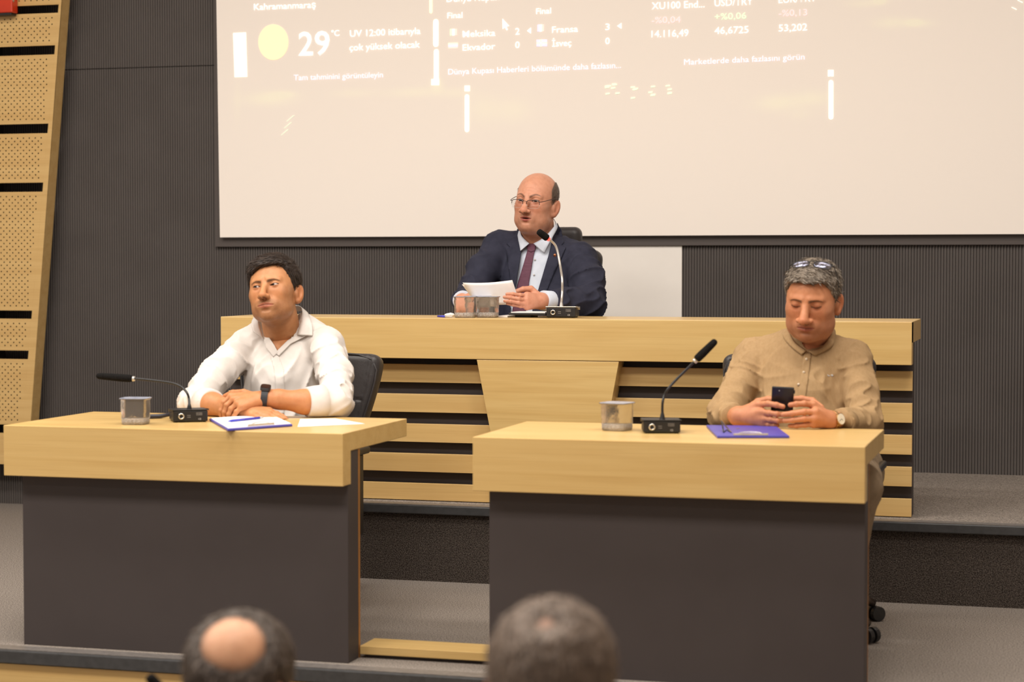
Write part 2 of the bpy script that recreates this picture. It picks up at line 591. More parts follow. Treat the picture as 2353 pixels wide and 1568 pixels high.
def words(txt, p0, p1, cap, m, name='projected_text', bold=0.0):
    """lettering whose baseline runs from photograph point p0 to p1 with capitals cap pixels tall"""
    a, b = at(p0[0], p0[1], TY), at(p1[0], p1[1], TY)
    c = bpy.data.curves.new(name, 'FONT')
    c.body = txt
    c.size = 1.0
    c.offset = bold
    c.resolution_u = 3
    o = bpy.data.objects.new('tmp', c)
    COL.objects.link(o)
    me = bpy.data.meshes.new_from_object(o.evaluated_get(bpy.context.evaluated_depsgraph_get()))
    bpy.data.objects.remove(o); bpy.data.curves.remove(c)
    V = np.array([v.co for v in me.vertices])
    L = np.linalg.norm(b - a)
    zc = abs(at(p0[0], p0[1] - cap, TY)[2] - a[2])
    sx = L / (V[:, 0].max() - V[:, 0].min()); szz = zc / 0.729 * 1.0
    d = (b - a) / L
    x = (V[:, 0] - V[:, 0].min()) * sx; z = V[:, 1] * szz
    P = a[None] + x[:, None] * d[None] + z[:, None] * np.array([-d[2], 0, d[0]])[None]
    P = P - ORG[scr.name]
    me.vertices.foreach_set('co', P.ravel())
    me.name = name
    me.update()
    o = link(name, me, scr, m)
    md = o.modifiers.new('thickness', 'SOLIDIFY'); md.thickness = .0012; md.offset = 0
    ORG[o.name] = ORG[scr.name]
    return o


def quad_mark(pts, m, name='projected_mark'):
    P = [at(u, v, TY) for u, v in pts]
    MB().prism([(p[0], p[2]) for p in P], TY - .0006, TY + .0012).build(name, m, scr)


B = .006
words('Kahramanmaraş', (583.4, 23.6), (725.4, 18), 15.5, G_WHITE, bold=B)
words('2', (686, 127.6), (719, 126.9), 56, G_WHITE, bold=.014)
words('9', (723, 126.8), (757, 126), 57, G_WHITE, bold=.014)
words('°', (762, 83.5), (767, 83), 14, G_WHITE)
words('C', (768.5, 83.2), (780, 82.2), 14, G_WHITE)
words('UV 12:00 itibarıyla', (804, 85), (966, 78.5), 16, G_WHITE, bold=B)
words('çok yüksek olacak', (803, 117), (965, 109.6), 16, G_WHITE, bold=B)
words('Tam tahminini görüntüleyin', (675, 185), (880, 178), 13.5, G_LAV)
words('Dünya Kupası', (1026, 5), (1148, 0), 17, G_WHITE, bold=B)
words('Final', (1028, 42.5), (1062.5, 41), 14, G_WHITE)
words('Final', (1232, 32.5), (1266, 31), 14, G_WHITE)
words('Meksika', (1063, 85.7), (1138, 82.8), 15.5, G_WHITE, bold=.002)
words('Ekvador', (1063, 117), (1138, 113.5), 15.5, G_WHITE, bold=B)
words('Fransa', (1268.5, 76), (1328, 73.5), 15.5, G_WHITE, bold=B)
words('İsveç', (1268.5, 107.7), (1313, 105.5), 15.5, G_WHITE, bold=B)
words('2', (1184, 80), (1194, 79.6), 16, G_WHITE, bold=B)
words('0', (1184, 111), (1194, 110.6), 16, G_WHITE, bold=B)
words('3', (1391, 69.7), (1401, 69.3), 16, G_WHITE, bold=B)
words('0', (1391, 102), (1401, 101.6), 16, G_WHITE, bold=B)
words('Dünya Kupası Haberleri bölümünde daha fazlasın...', (1030, 172), (1427, 156.5), 14, G_LAV)
words('XU100 End...', (1497.5, 22), (1619, 17), 17, G_WHITE, bold=B)
words('-%0,04', (1497.5, 54), (1564, 52), 15.5, G_PINK)
words('14.116,49', (1497, 86.7), (1582, 83.5), 17, G_WHITE, bold=B)
words('USD/TRY', (1642, 15), (1730, 11), 17, G_WHITE, bold=B)
words('+%0,06', (1642, 46), (1715, 43), 15.5, G_GREEN)
words('46,6725', (1642, 78.8), (1720, 76), 17, G_WHITE, bold=B)
words('EUR/TRY', (1789, 7.5), (1876, 3), 17, G_WHITE, bold=B)
words('-%0,13', (1789.5, 38), (1855, 35.5), 15.5, G_PINK)
words('53,202', (1789.5, 73), (1855, 70), 17, G_WHITE, bold=B)
words('Marketlerde daha fazlasını görün', (1572, 149.5), (1849, 137), 14, G_LAV)
quad_mark([(1211, 71), (1220, 77), (1220, 63.5)], G_WHITE, 'winner_mark')
quad_mark([(1418, 60), (1428, 66), (1428, 53)], G_WHITE, 'winner_mark')
quad_mark([(1155, 67), (1160, 62.5), (1164, 70), (1167, 68.5), (1163.5, 61), (1170, 60), (1154.5, 43)], G_WHITE, 'mouse_pointer')
# small flags beside the teams
for (x0, y0, x1, y1), cs, vert in (((1034, 67, 1050, 82), (G_GREEN, G_WHITE, G_RED), True), ((1030, 99, 1052, 112), (G_YEL, G_BLUE, G_RED), False), ((1235, 57, 1250, 73), (G_BLUE, G_WHITE, G_RED), True)):
    for k in range(3):
        a0, a1 = k / 3, (k + 1) / 3
        if vert: q = (x0 + (x1 - x0) * a0, y0, x0 + (x1 - x0) * a1, y1)
        else: q = (x0, y0 + (y1 - y0) * a0, x1, y0 + (y1 - y0) * a1)
        quad_mark([(q[0], q[3]), (q[2], q[3] - .7), (q[2], q[1] - .7), (q[0], q[1])], cs[k], 'flag_stripe')
for q in ((1233, 91.5, 1241, 97), (1245, 91, 1257, 96.5), (1233, 101, 1241, 107), (1245, 100.5, 1257, 106.5)):
    quad_mark([(q[0], q[3]), (q[2], q[3]), (q[2], q[1]), (q[0], q[1])], G_BLUE, 'flag_stripe')
quad_mark([(1241, 107), (1245, 107), (1245, 91), (1241, 91)], G_YEL, 'flag_stripe')
quad_mark([(1233, 101), (1257, 100.4), (1257, 96.6), (1233, 97.2)], G_YEL, 'flag_stripe')
# sun symbol, white banner and lamp bars of the wallpaper
quad_mark([(628 + 34.5 * math.cos(a), 97 + 41 * math.sin(a)) for a in np.linspace(0, -2 * math.pi, 37)[:-1]], G_SUN, 'sun_symbol')
quad_mark([(539, 177.7), (568, 176.7), (565, 74.6), (535.6, 76)], G_BAR, 'bright_banner')
quad_mark([(546.5, 94), (552, 94), (552, 83), (546.5, 83)], G_FAINT, 'banner_mark')
quad_mark([(546.5, 103), (552, 103), (552, 99.5), (546.5, 99.5)], G_FAINT, 'banner_mark')


def bar(u, v0, v1, w, m, round_=True):
    h = w / 2
    if not round_:
        pts = [(u - h, v1), (u + h, v1), (u + h, v0), (u - h, v0)]
    else:
        pts = [(u + h * math.cos(a), v1 - h + h * math.sin(a)) for a in np.linspace(math.pi, 0, 7)] + [(u + h * math.cos(a), v0 + h + h * math.sin(a)) for a in np.linspace(0, -math.pi, 7)]
    quad_mark(pts, m, 'lamp_bar')


bar(990, -30, 31, 7, G_YEL); bar(1001.5, 44, 108, 12, G_BAR); bar(1002.5, 113, 190, 11, G_BAR)
bar(1000, 182, 196, 18, G_BAR, False)
bar(1073.5, 197, 210, 12, G_BAR, False); bar(1073, 217, 304, 10, G_BAR)
bar(1909, 161, 176, 13, G_BAR, False); bar(1909.5, 184, 275, 11, G_BAR)
for u, v in ((1414, 205), (1458, 212), (1497, 208), (1395, 210), (1534, 203)):
    for k in range(4):
        du, dv = random.uniform(-6, 6), random.uniform(-15, 15)
        quad_mark([(u + du - 5, v + dv + 3), (u + du + 5, v + dv + 1.5), (u + du + 5, v + dv - 2), (u + du - 5, v + dv - 1)], G_FAINT, 'faint_icon')
for u, v in ((668, 272), (662, 288), (655, 304)):
    quad_mark([(u - 10, v + 7), (u - 8, v + 7), (u + 9, v - 7), (u + 5, v - 6)], G_FAINT, 'faint_streak')
for u, v in ((2330, 19), (2344, 3)):
    quad_mark([(u - 5, v - 3), (u - 6, v - 2), (u + 6, v + 4), (u + 6, v + 2)], G_BAR, 'faint_streak')

# ------------------------------------------------------------------ the two front desks
DT = 0.75
DW, DD = 1.215, 0.632
DARKEDGE = mat('orange_edge_band', srgb(176, 120, 58), .5, noise=(9, 2, srgb(160, 108, 50), .4, .7))


def front_desk(x0, y0, label):
    t = thing('front_desk', (x0 + DW / 2, y0, 0.0), label, 'desk', 'oak and charcoal front desks')
    x1 = x0 + DW
    MB().box((x0 + .001, y0 + .001, DT - .062), (x1 - .001, y0 + DD, DT)).build('desktop', WOOD, t, bevel=.002)
    MB().box((x0, y0, DT - .170), (x1, y0 + .072, DT - .0004)).build('fascia_board', WOOD, t, bevel=.002)
    MB().box((x0 + .038, y0 + .055, 0.0), (x1 - .004, y0 + .150, DT - .062)).build('front_panel', DARK, t, bevel=.0015)
    MB().box((x1 - .026, y0 + .150, 0.0), (x1 - .0035, y0 + .164, DT - .062)).build('edge_band', DARKEDGE, t)
    MB().box((x0 + .038, y0 + .150, 0.0), (x0 + .060, y0 + DD - .06, DT - .062)).build('side_panel', DARK, t, bevel=.0015)
    return t


front_desk(-3.430, 5.842, 'oak topped front desk at which the man in the white shirt sits')
front_desk(-1.7825, 5.842, 'oak topped front desk at which the man in the beige shirt sits')
fp = thing('floor_plank', (-2.0, 6.08, 0.0), 'pale oak floor plank lying between the two front desks', 'plank')
MB().box((-2.215, 5.992, .012), (-1.745, 6.13, .040)).build('board', WOOD, fp, bevel=.002)
MB().box((-2.20, 6.01, 0.0), (-1.76, 6.11, .012)).build('runner', DARK, fp)

# ------------------------------------------------------------------ the presiding desk
PX0, PX1, PY = -3.434, -0.566, 7.611
PT = PZ + .7615
pd = thing('presiding_desk', ((PX0 + PX1) / 2, PY, PZ), 'long raised oak desk with slatted front, at which the man in the dark suit sits', 'desk')
MB().box((PX0, PY + .001, PT - .082), (PX1, PY + .47, PT)).build('desktop', WOOD, pd, bevel=.002)
MB().box((PX0, PY, PT - .166), (PX1, PY + .07, PT - .0004)).build('fascia_board', WOOD, pd, bevel=.002)
za, zbm = PT - .168, PZ
xa0, xa1, xb0, xb1 = -2.305, -1.713, -2.188, -1.822
cp = MB().prism([(xb0, zbm), (xb1, zbm), (xa1, za), (xa0, za)], PY + .001, PY + .105)
cp.build('center_panel', WOOD, pd, bevel=.0015)
edgex = lambda z, a, b: a + (z - za) * (b - a) / (zbm - za)
ZS = [PT - .193 - .1239 * k for k in range(5)]
for k, z1 in enumerate(ZS):
    z0 = z1 - .076
    if k == 4: z0 = PZ + .003
    MB().prism([(PX0 + .002, z0), (edgex(z0, xa0, xb0) + .02, z0), (edgex(z1, xa0, xb0) + .02, z1), (PX0 + .002, z1)], PY + .072, PY + .092).build('slat', WOOD2, pd, bevel=.0012)
    MB().prism([(edgex(z0, xa1, xb1) - .02, z0), (PX1 - .002, z0), (PX1 - .002, z1), (edgex(z1, xa1, xb1) - .02, z1)], PY + .072, PY + .092).build('slat', WOOD2, pd, bevel=.0012)
MB().box((PX0 + .004, PY + .110, PZ), (PX1 - .004, PY + .132, PT - .082)).build('backing_panel', DARK, pd)
for xs in (PX0 + .004, PX1 - .026):
    MB().box((xs, PY + .132, PZ), (xs + .022, PY + .20, PT - .082)).build('side_panel', DARK, pd, bevel=.0015)
# ------------------------------------------------------------------ distance-field modelling for bodies and clothes
f32 = np.float32


def V3(*a):
    return np.array(a, f32)


def smin(a, b, k):
    h = np.maximum(k - np.abs(a - b), 0.0) / k
    return np.minimum(a, b) - h * h * k * 0.25


def smax(a, b, k):
    return -smin(-a, -b, k)


def ell(P, c, r, M=None):
    q = P - V3(*c)
    if M is not None:
        q = q @ M
    r = V3(*r)
    k0 = np.sqrt(((q / r) ** 2).sum(-1) + 1e-12)
    k1 = np.sqrt(((q / (r * r)) ** 2).sum(-1) + 1e-12)
    return k0 * (k0 - 1.0) / k1


def sph(P, c, r):
    q = P - V3(*c)
    return np.sqrt((q * q).sum(-1)) - f32(r)


def rcone(P, a, b, ra, rb):
    a = np.asarray(a, f32); b = np.asarray(b, f32)
    ab = b - a
    t = np.clip(((P - a) @ ab) / max(float(ab @ ab), 1e-9), 0, 1)
    q = P - a - t[:, None] * ab
    return np.sqrt((q * q).sum(-1)) - (f32(ra) + t * f32(rb - ra))


def chain(P, pts, rad, k=0.004):
    d = None
    for i in range(len(pts) - 1):
        e = rcone(P, pts[i], pts[i + 1], rad[i], rad[i + 1])
        d = e if d is None else smin(d, e, k)
    return d


def rbox(P, c, h, r=0.0):
    q = np.abs(P - V3(*c)) - (V3(*h) - f32(r))
    return np.sqrt((np.maximum(q, 0) ** 2).sum(-1)) + np.minimum(q.max(-1), 0) - f32(r)


def _hash(i, j, k):
    h = (i * 73856093) ^ (j * 19349663) ^ (k * 83492791)
    h = (h ^ (h >> 13)) * 1274126177
    h = h ^ (h >> 16)
    return ((h & 0xFFFF) / 65535.0).astype(f32)


def vnoise(P):
    """smooth value noise in 0..1"""
    fl = np.floor(P)
    i = fl.astype(np.int64)
    t = (P - fl).astype(f32)
    t = t * t * (3 - 2 * t)
    x, y, z = i[:, 0], i[:, 1], i[:, 2]
    r = 0
    for a in (0, 1):
        wa = t[:, 0] if a else 1 - t[:, 0]
        for b in (0, 1):
            wb = t[:, 1] if b else 1 - t[:, 1]
            for c in (0, 1):
                wc = t[:, 2] if c else 1 - t[:, 2]
                r = r + wa * wb * wc * _hash(x + a, y + b, z + c)
    return r


def stretched(P, d, s):
    d = np.asarray(d, f32); d = d / np.linalg.norm(d)
    return P + (s - 1.0) * (P @ d)[:, None] * d


def folds(P, along, freq, seed, s=0.3):
    """ridged folds running in the direction along, about 1/freq apart"""
    Q = stretched(P, along, s) * f32(freq) + f32(seed)
    Q = Q + 0.6 * (vnoise(Q * 0.5 + 7.3)[:, None] - .5)
    n = vnoise(Q)
    return 1.0 - np.abs(2 * n - 1)


def surface(f, lo, hi, h, block=9, slack=2.1):
    """smooth quad surface of f = 0 (surface nets on the blocks that hold the surface)"""
    lo = np.asarray(lo, np.float64); hi = np.asarray(hi, np.float64)
    nb = np.ceil((hi - lo) / (h * block)).astype(int)
    N = nb * block + 2
    g = np.stack(np.meshgrid(*[np.arange(n) for n in nb], indexing='ij'), -1).reshape(-1, 3)
    cen = (lo + (g * block + block / 2) * h).astype(f32)
    keep = []
    for s in range(0, len(g), 60000):
        keep.append(np.abs(f(cen[s:s + 60000])) < h * block * 0.87 * slack)
    g = g[np.concatenate(keep)]
    b1 = block + 1
    lc = np.stack(np.meshgrid(*[np.arange(b1)] * 3, indexing='ij'), -1).reshape(-1, 3)
    gp_all, val_all = [], []
    for s in range(0, len(g), 150):
        gp = (g[s:s + 150, None, :] * block + lc[None]).reshape(-1, 3)
        val_all.append(f((lo + gp * h).astype(f32)).astype(f32).reshape(-1, b1, b1, b1))
    val = np.concatenate(val_all)
    inside = val < 0
    mult = np.array([N[1] * N[2], N[2], 1], np.int64)
    # cells with a sign change
    c8 = np.zeros(val.shape[:1] + (block,) * 3, np.int8)
    for a in (0, 1):
        for b in (0, 1):
            for c in (0, 1):
                c8 += inside[:, a:a + block, b:b + block, c:c + block]
    act = np.argwhere((c8 > 0) & (c8 < 8))
    bi, ci = act[:, 0], act[:, 1:]
    cell = g[bi] * block + ci
    ids = cell @ mult
    order = np.argsort(ids)
    ids, bi, ci, cell = ids[order], bi[order], ci[order], cell[order]
    acc = np.zeros((len(ids), 3)); cnt = np.zeros(len(ids))
    off = [(a, b, c) for a in (0, 1) for b in (0, 1) for c in (0, 1)]
    for o in off:
        for ax in range(3):
            if o[ax]: continue
            o2 = list(o); o2[ax] = 1
            va = val[bi, ci[:, 0] + o[0], ci[:, 1] + o[1], ci[:, 2] + o[2]]
            vb = val[bi, ci[:, 0] + o2[0], ci[:, 1] + o2[1], ci[:, 2] + o2[2]]
            m = (va < 0) != (vb < 0)
            t = np.where(m, va / np.where(m, va - vb, 1), 0)
            p = np.array(o, float)[None] + np.eye(3)[ax][None] * t[:, None]
            acc[m] += p[m]; cnt[m] += 1
    X = lo + (cell + acc / cnt[:, None]) * h
    quads = []
    for ax in range(3):
        sl0 = [slice(0, block)] * 3; sl1 = [slice(0, block)] * 3
        sl1[ax] = slice(1, block + 1)
        a = inside[(slice(None),) + tuple(sl0)]; b = inside[(slice(None),) + tuple(sl1)]
        e = np.argwhere(a != b)
        p = g[e[:, 0]] * block + e[:, 1:]
        flip = a[e[:, 0], e[:, 1], e[:, 2], e[:, 3]]
        u, w = (ax + 1) % 3, (ax + 2) % 3
        eu, ew = np.eye(3, dtype=int)[u], np.eye(3, dtype=int)[w]
        q4 = [p, p - eu, p - eu - ew, p - ew]
        idx, ok = [], np.ones(len(p), bool)
        for q in q4:
            k = q @ mult
            j = np.clip(np.searchsorted(ids, k), 0, len(ids) - 1)
            ok &= (ids[j] == k) & (q.min(-1) >= 0)
            idx.append(j)
        Q = np.stack(idx, -1)
        Q[~flip] = Q[~flip][:, ::-1]
        quads.append(Q[ok])
    Q = np.concatenate(quads)
    # pull the vertices onto the surface
    for _ in range(2):
        Xf = X.astype(f32); e = f32(h * 0.35)
        d = f(Xf)
        gr = np.stack([f(Xf + e * V3(*v)) - f(Xf - e * V3(*v)) for v in np.eye(3)], -1) / (2 * e)
        st = (d / np.maximum((gr * gr).sum(-1), .15))[:, None] * gr
        ln = np.linalg.norm(st, axis=-1, keepdims=True)
        X = X - st * np.minimum(1, 0.6 * h / np.maximum(ln, 1e-9))
    return X, Q, gr


def np_mesh(name, X, Q, smooth=True):
    me = bpy.data.meshes.new(name)
    X = np.asarray(X, f32); Q = np.asarray(Q, np.int32)
    k = Q.shape[1]
    me.vertices.add(len(X)); me.vertices.foreach_set('co', X.ravel())
    me.loops.add(Q.size); me.loops.foreach_set('vertex_index', Q.ravel())
    me.polygons.add(len(Q))
    me.polygons.foreach_set('loop_start', np.arange(len(Q), dtype=np.int32) * k)
    me.polygons.foreach_set('loop_total', np.full(len(Q), k, np.int32))
    me.polygons.foreach_set('use_smooth', np.full(len(Q), smooth))
    me.update(calc_edges=True)
    me.validate()
    return me


def drop(X, Q, gone):
    """remove the quads whose corners are all marked, and loose vertices"""
    Q = Q[~gone[Q].all(-1)]
    used = np.zeros(len(X), bool); used[Q.ravel()] = True
    new = np.cumsum(used) - 1
    return X[used], new[Q], used


def colour_mesh(me, C):
    at_ = me.color_attributes.new('tone', 'FLOAT_COLOR', 'POINT')
    at_.data.foreach_set('color', np.concatenate([C, np.ones((len(C), 1))], -1).astype(f32).ravel())


def skin_material():
    m = bpy.data.materials.new('skin')
    m.use_nodes = True
    nt = m.node_tree
    b = nt.nodes['Principled BSDF']
    a = nt.nodes.new('ShaderNodeAttribute'); a.attribute_name = 'tone'
    tc = nt.nodes.new('ShaderNodeTexCoord')
    n = nt.nodes.new('ShaderNodeTexNoise'); n.inputs['Scale'].default_value = 60; n.inputs['Detail'].default_value = 4
    nt.links.new(tc.outputs['Object'], n.inputs['Vector'])
    mx = nt.nodes.new('ShaderNodeMix'); mx.data_type = 'RGBA'; mx.blend_type = 'MULTIPLY'
    mx.inputs[7].default_value = (.90, .84, .80, 1)
    r = nt.nodes.new('ShaderNodeMapRange'); r.inputs[1].default_value = .4; r.inputs[2].default_value = .75
    nt.links.new(n.outputs['Fac'], r.inputs[0]); nt.links.new(r.outputs[0], mx.inputs[0])
    nt.links.new(a.outputs['Color'], mx.inputs[6]); nt.links.new(mx.outputs[2], b.inputs['Base Color'])
    b.inputs['Roughness'].default_value = .48
    b.inputs['Specular IOR Level'].default_value = .35
    b.inputs['Subsurface Weight'].default_value = .10
    b.inputs['Subsurface Radius'].default_value = (.010, .004, .002)
    b.inputs['Subsurface Scale'].default_value = .6
    n2 = nt.nodes.new('ShaderNodeTexNoise'); n2.inputs['Scale'].default_value = 420; n2.inputs['Detail'].default_value = 3
    nt.links.new(tc.outputs['Object'], n2.inputs['Vector'])
    bp = nt.nodes.new('ShaderNodeBump'); bp.inputs['Strength'].default_value = .12; bp.inputs['Distance'].default_value = .001
    nt.links.new(n2.outputs['Fac'], bp.inputs['Height']); nt.links.new(bp.outputs[0], b.inputs['Normal'])
    return m


SKIN = skin_material()


def smoothstep(a, b, x):
    t = np.clip((x - a) / (b - a), 0, 1)
    return t * t * (3 - 2 * t)


def lin(r, g, b):
    return np.array(srgb(r, g, b)[:3], f32)


# ---- heads ------------------------------------------------------------------------------
class Head:
    """local frame: x to the viewer's right when the face looks at the viewer, y backwards, z up; eyes at z = 0"""

    def __init__(s, loc, yaw, pitch, roll, scale, neck, **k):
        s.loc = np.asarray(loc, float); s.scale = scale
        s.R = np.array(Matrix.Rotation(yaw, 3, 'Z') @ Matrix.Rotation(pitch, 3, 'X') @ Matrix.Rotation(roll, 3, 'Y'))
        s.k = dict(cw=1.0, cl=1.0, ch=1.0, wrk=0.0, fold=1.0, lips=1.0, fw=1.0, jw=1.0, jowl=1.0, chin=1.0, dbl=0.0, nose=1.0, nosew=1.0, apu=.0052, apl=.0040, mopen=0.0, neck_r=.056, neck_r2=.060,
                   brow=(.0195, .0245, .0185), browt=.0042, browc=lin(62, 44, 34), brow_a=.85, stub=0.0, stubc=lin(110, 84, 70), mouthw=1.0, smile=0.0, lipc=lin(192, 112, 98),
                   skin=lin(222, 166, 128), gaze=(0, 0, 0), ear=1.0, flare=30, lid=0.0, iris=(70, 48, 34), frown=0.0)
        s.k.update(k)
        s.nb = s.to_local(np.asarray(neck, float)[None])[0] if neck is not None else None

    def to_local(s, P):
        return ((P - s.loc) @ s.R) / s.scale

    def to_world(s, p):
        return s.loc + (np.asarray(p) * s.scale) @ s.R.T

    def ax(s, P):
        A = P.copy(); A[:, 0] = np.abs(A[:, 0]); return A

    def cranium(s, P, t=0.0, top=0.0):
        k = s.k
        return ell(P, (0, .014, .034 * k['ch'] + top * .5), (.0760 * k['cw'] + t, .0965 * k['cl'] + t, .082 * k['ch'] + t + top * .5))

    def ears(s, A):
        k = s.k
        a = -math.radians(k['flare'])
        M = np.array([[math.cos(a), -math.sin(a), 0], [math.sin(a), math.cos(a), 0], [0, 0, 1]], f32)
        tl = math.radians(-12)
        M2 = np.array([[1, 0, 0], [0, math.cos(tl), -math.sin(tl)], [0, math.sin(tl), math.cos(tl)]], f32)
        M = (M @ M2).astype(f32)
        cx = .0775 * k['cw']; e = k['ear']; zc = -.0185
        d = ell(A, (cx, .021, zc), (.0080, .0158 * e, .0300 * e), M)
        d = smin(d, sph(A, (cx - .004, .010, zc - .024 * e), .0082), .012)
        d = smax(d, -ell(A, (cx + .0078 * math.cos(a), .0185 + .0078 * math.sin(a), zc + .003), (.0060, .0092 * e, .0195 * e), M), .003)
        d = smin(d, ell(A, (cx - .0055, .004, zc - .002), (.0075, .008, .016)), .008)
        return d

    def sdf(s, P):
        k = s.k
        A = s.ax(P)
        fw, jw = k['fw'], k['jw']
        d = s.cranium(P)
        d = smin(d, ell(P, (0, -.026, -.020), (.0655 * fw, .063, .084)), .030)
        d = smin(d, ell(P, (0, -.030, -.076), (.0545 * jw, .053, .040)), .030)
        d = smin(d, ell(P, (0, -.072, -.101), (.024 * k['chin'], .018, .0165)), .026)
        d = smin(d, ell(A, (.041 * fw, -.052, -.025), (.021, .020, .018)), .030)
        if k['jowl']:
            d = smin(d, ell(A, (.043 * jw, -.028, -.074), (.022 * k['jowl'], .034 * k['jowl'], .028 * k['jowl'])), .030)
        if k['dbl']:
            d = smin(d, ell(P, (0, -.028, -.108), (.046 * jw, .042, .021 * k['dbl'])), .020)
        # brow and eye sockets
        d = smin(d, rcone(A, (.010, -.0835, .0185), (.044, -.0690, .0185), .0092, .0080), .013)
        d = smax(d, -ell(A, (.0335, -.0985, .0010), (.0200, .0190, .0130)), .012)
        d = smax(d, -ell(P, (0, -.1075, .007), (.011, .016, .016)), .012)
        ex, ey, ez = .0318, -.0715, .0005
        d = smin(d, sph(A, (ex, ey, ez), .0140), .005)
        if k['frown']:
            d = d + k['frown'] * .0016 * np.exp(-((P[:, 0] / .004) ** 2) - ((P[:, 2] - .02) / .012) ** 2)
        if k['wrk']:
            zz = P[:, 2] - .012 * np.cos(P[:, 0] * 40)
            d = d + k['wrk'] * .0011 * np.maximum(0, np.sin(zz * 520)) ** 3 * np.exp(-((P[:, 2] - .048) / .016) ** 2) * np.exp(-(P[:, 0] / .036) ** 2) * (P[:, 1] < -.03)
        # nose
        n, nw = k['nose'], k['nosew']
        tip = (0, -.0915 - .0235 * n, -.0385)
        d = smin(d, rcone(P, (0, -.0850, .007), tip, .0080 * nw, .0112 * nw), .012)
        d = smin(d, ell(P, (0, tip[1] + .0005, -.0395), (.0125 * nw, .0105, .0100)), .006)
        d = smin(d, ell(A, (.0128 * nw, tip[1] + .0120, -.0415), (.0082 * nw, .0115, .0082)), .0055)
        d = smax(d, -ell(A, (.0066 * nw, tip[1] + .0060, -.0505), (.0038, .0058, .0040)), .003)
        # cheek folds
        d = smax(d, -rcone(A, (.0205 * nw, -.0888, -.0430), (.0310 * k['mouthw'], -.0872, -.0690), .0036 * k['fold'], .0024 * k['fold']), .004)
        # mouth
        mw, sm = k['mouthw'], k['smile']
        d = smin(d, ell(P, (0, -.0790, -.0660), (.0300 * mw, .0155, .0230)), .016)
        mo = k['mopen']
        d = smin(d, rcone(A, (.003, -.0945, -.0620), (.0205 * mw, -.0850, -.0672 + sm), .0050 * k['lips'], .0026), .005)
        d = smin(d, rcone(A, (0, -.0932, -.0735 - mo), (.0175 * mw, -.0850, -.0700 + sm), .0064 * k['lips'], .0028), .005)
        d = smax(d, -rcone(A, (0, -.1010, -.0676), (.0225 * mw, -.0890, -.0682 + sm), .0011, .0010), .003)
        if mo:
            d = smax(d, -ell(P, (0, -.0975, -.0680 - mo * .4), (.0150 * mw, .0120, .0016 + mo * .75)), .003)
        d = smax(d, -ell(P, (0, -.0960, -.0860), (.0165, .0075, .0040)), .008)
        d = smin(d, s.ears(A), .006)
        # eye opening between the lids
        q = A[:, 0] - f32(ex)
        w = 1 - (q / .0146) ** 2
        zc = .0006 + .0012 * q / .0146
        ap = np.maximum(A[:, 2] - (zc + k['apu'] * w), (zc - k['apl'] * w) - A[:, 2])
        ap = np.maximum(ap, A[:, 1] + .0700)
        if k['apu'] > 0:
            d = smax(d, -ap, .0012)
        if s.nb is not None:
            nb = s.nb
            d = smin(d, rcone(P, (0, .020, -.050), nb, k['neck_r'], k['neck_r2']), .022)
        return d

    def paint(s, P, hairfun=None):
        k = s.k
        A = s.ax(P.astype(f32)); P = P.astype(f32)
        n1 = vnoise(P * 55 + 3)[:, None]; n2 = vnoise(P * 700 + 9)[:, None]
        C = np.tile(k['skin'], (len(P), 1)) * (0.95 + 0.10 * n1)
        red = np.exp(-((A[:, 0] - .042) / .022) ** 2 - ((A[:, 2] + .028) / .022) ** 2) * .55 + np.exp(-(A[:, 0] / .016) ** 2 - ((A[:, 2] + .036) / .014) ** 2) * .8
        red = red * (P[:, 1] < -.03) + smoothstep(.074, .084, A[:, 0]) * .9 * (P[:, 1] < .05)
        C = C * (1 - red[:, None] * np.array([.02, .15, .18], f32))
        # eye socket and eyelid shade painted into the skin, stronger on closed lids
        sk = np.exp(-((A[:, 0] - .032) / .016) ** 2 - ((A[:, 2] + .004) / .012) ** 2) * (P[:, 1] < -.05)
        C = C * (1 - sk[:, None] * np.array([.24, .33, .34], f32) * (1.5 if k['apu'] <= 0 else 1.0))
        if k['stub']:
            ms = smoothstep(-.044, -.056, P[:, 2]) * smoothstep(.03, .0, P[:, 1])
            ms = ms * (1 - .75 * np.exp(-((A[:, 0] - .040) / .016) ** 2 - ((P[:, 2] + .045) / .014) ** 2))
            ms = np.maximum(ms, smoothstep(.052, .064, A[:, 0]) * smoothstep(.012, -.012, P[:, 2]) * smoothstep(.012, -.006, P[:, 1]) * .8)
            ms = ms * smoothstep(-.150, -.118, P[:, 2])
            ms = (ms * k['stub'])[:, None] * (.65 + .5 * n2)
            C = C * (1 - ms) + k['stubc'] * ms
        # lips
        mo = k['mopen']
        xl = A[:, 0] / (.0225 * k['mouthw'])
        up = -.0655 + .0072 * (1 - xl ** 2) - .0016 * np.exp(-(A[:, 0] / .004) ** 2) - .002
        lo = -.0690 - (.0100 + mo) * (1 - xl ** 2)
        lp = smoothstep(.0012, -.0008, np.maximum(P[:, 2] - up, lo - P[:, 2])) * (xl < 1) * (P[:, 1] < -.07)
        C = C * (1 - lp[:, None] * .85) + k['lipc'] * lp[:, None] * .85
        mz = -.0680 - mo * .4
        md = smoothstep(1.25, .7, np.sqrt((A[:, 0] / (.0190 * k['mouthw'])) ** 2 + ((P[:, 2] - mz - k['smile'] * xl ** 2) / (.0012 + mo * .75)) ** 2)) * (P[:, 1] < -.065)
        C = C * (1 - md[:, None] * .8) + lin(58, 26, 24) * md[:, None] * .8
        # nostril shade, painted into the skin as dark spots
        nd = np.exp(-((A[:, 0] - .0066 * k['nosew']) / .0036) ** 2 - ((P[:, 2] + .0485) / .0026) ** 2) * (P[:, 1] < -.09)
        C = C * (1 - nd[:, None] * .75)
        # brows
        b0, b1, b2 = k['brow']
        u = np.clip((A[:, 0] - .011) / .040, 0, 1)
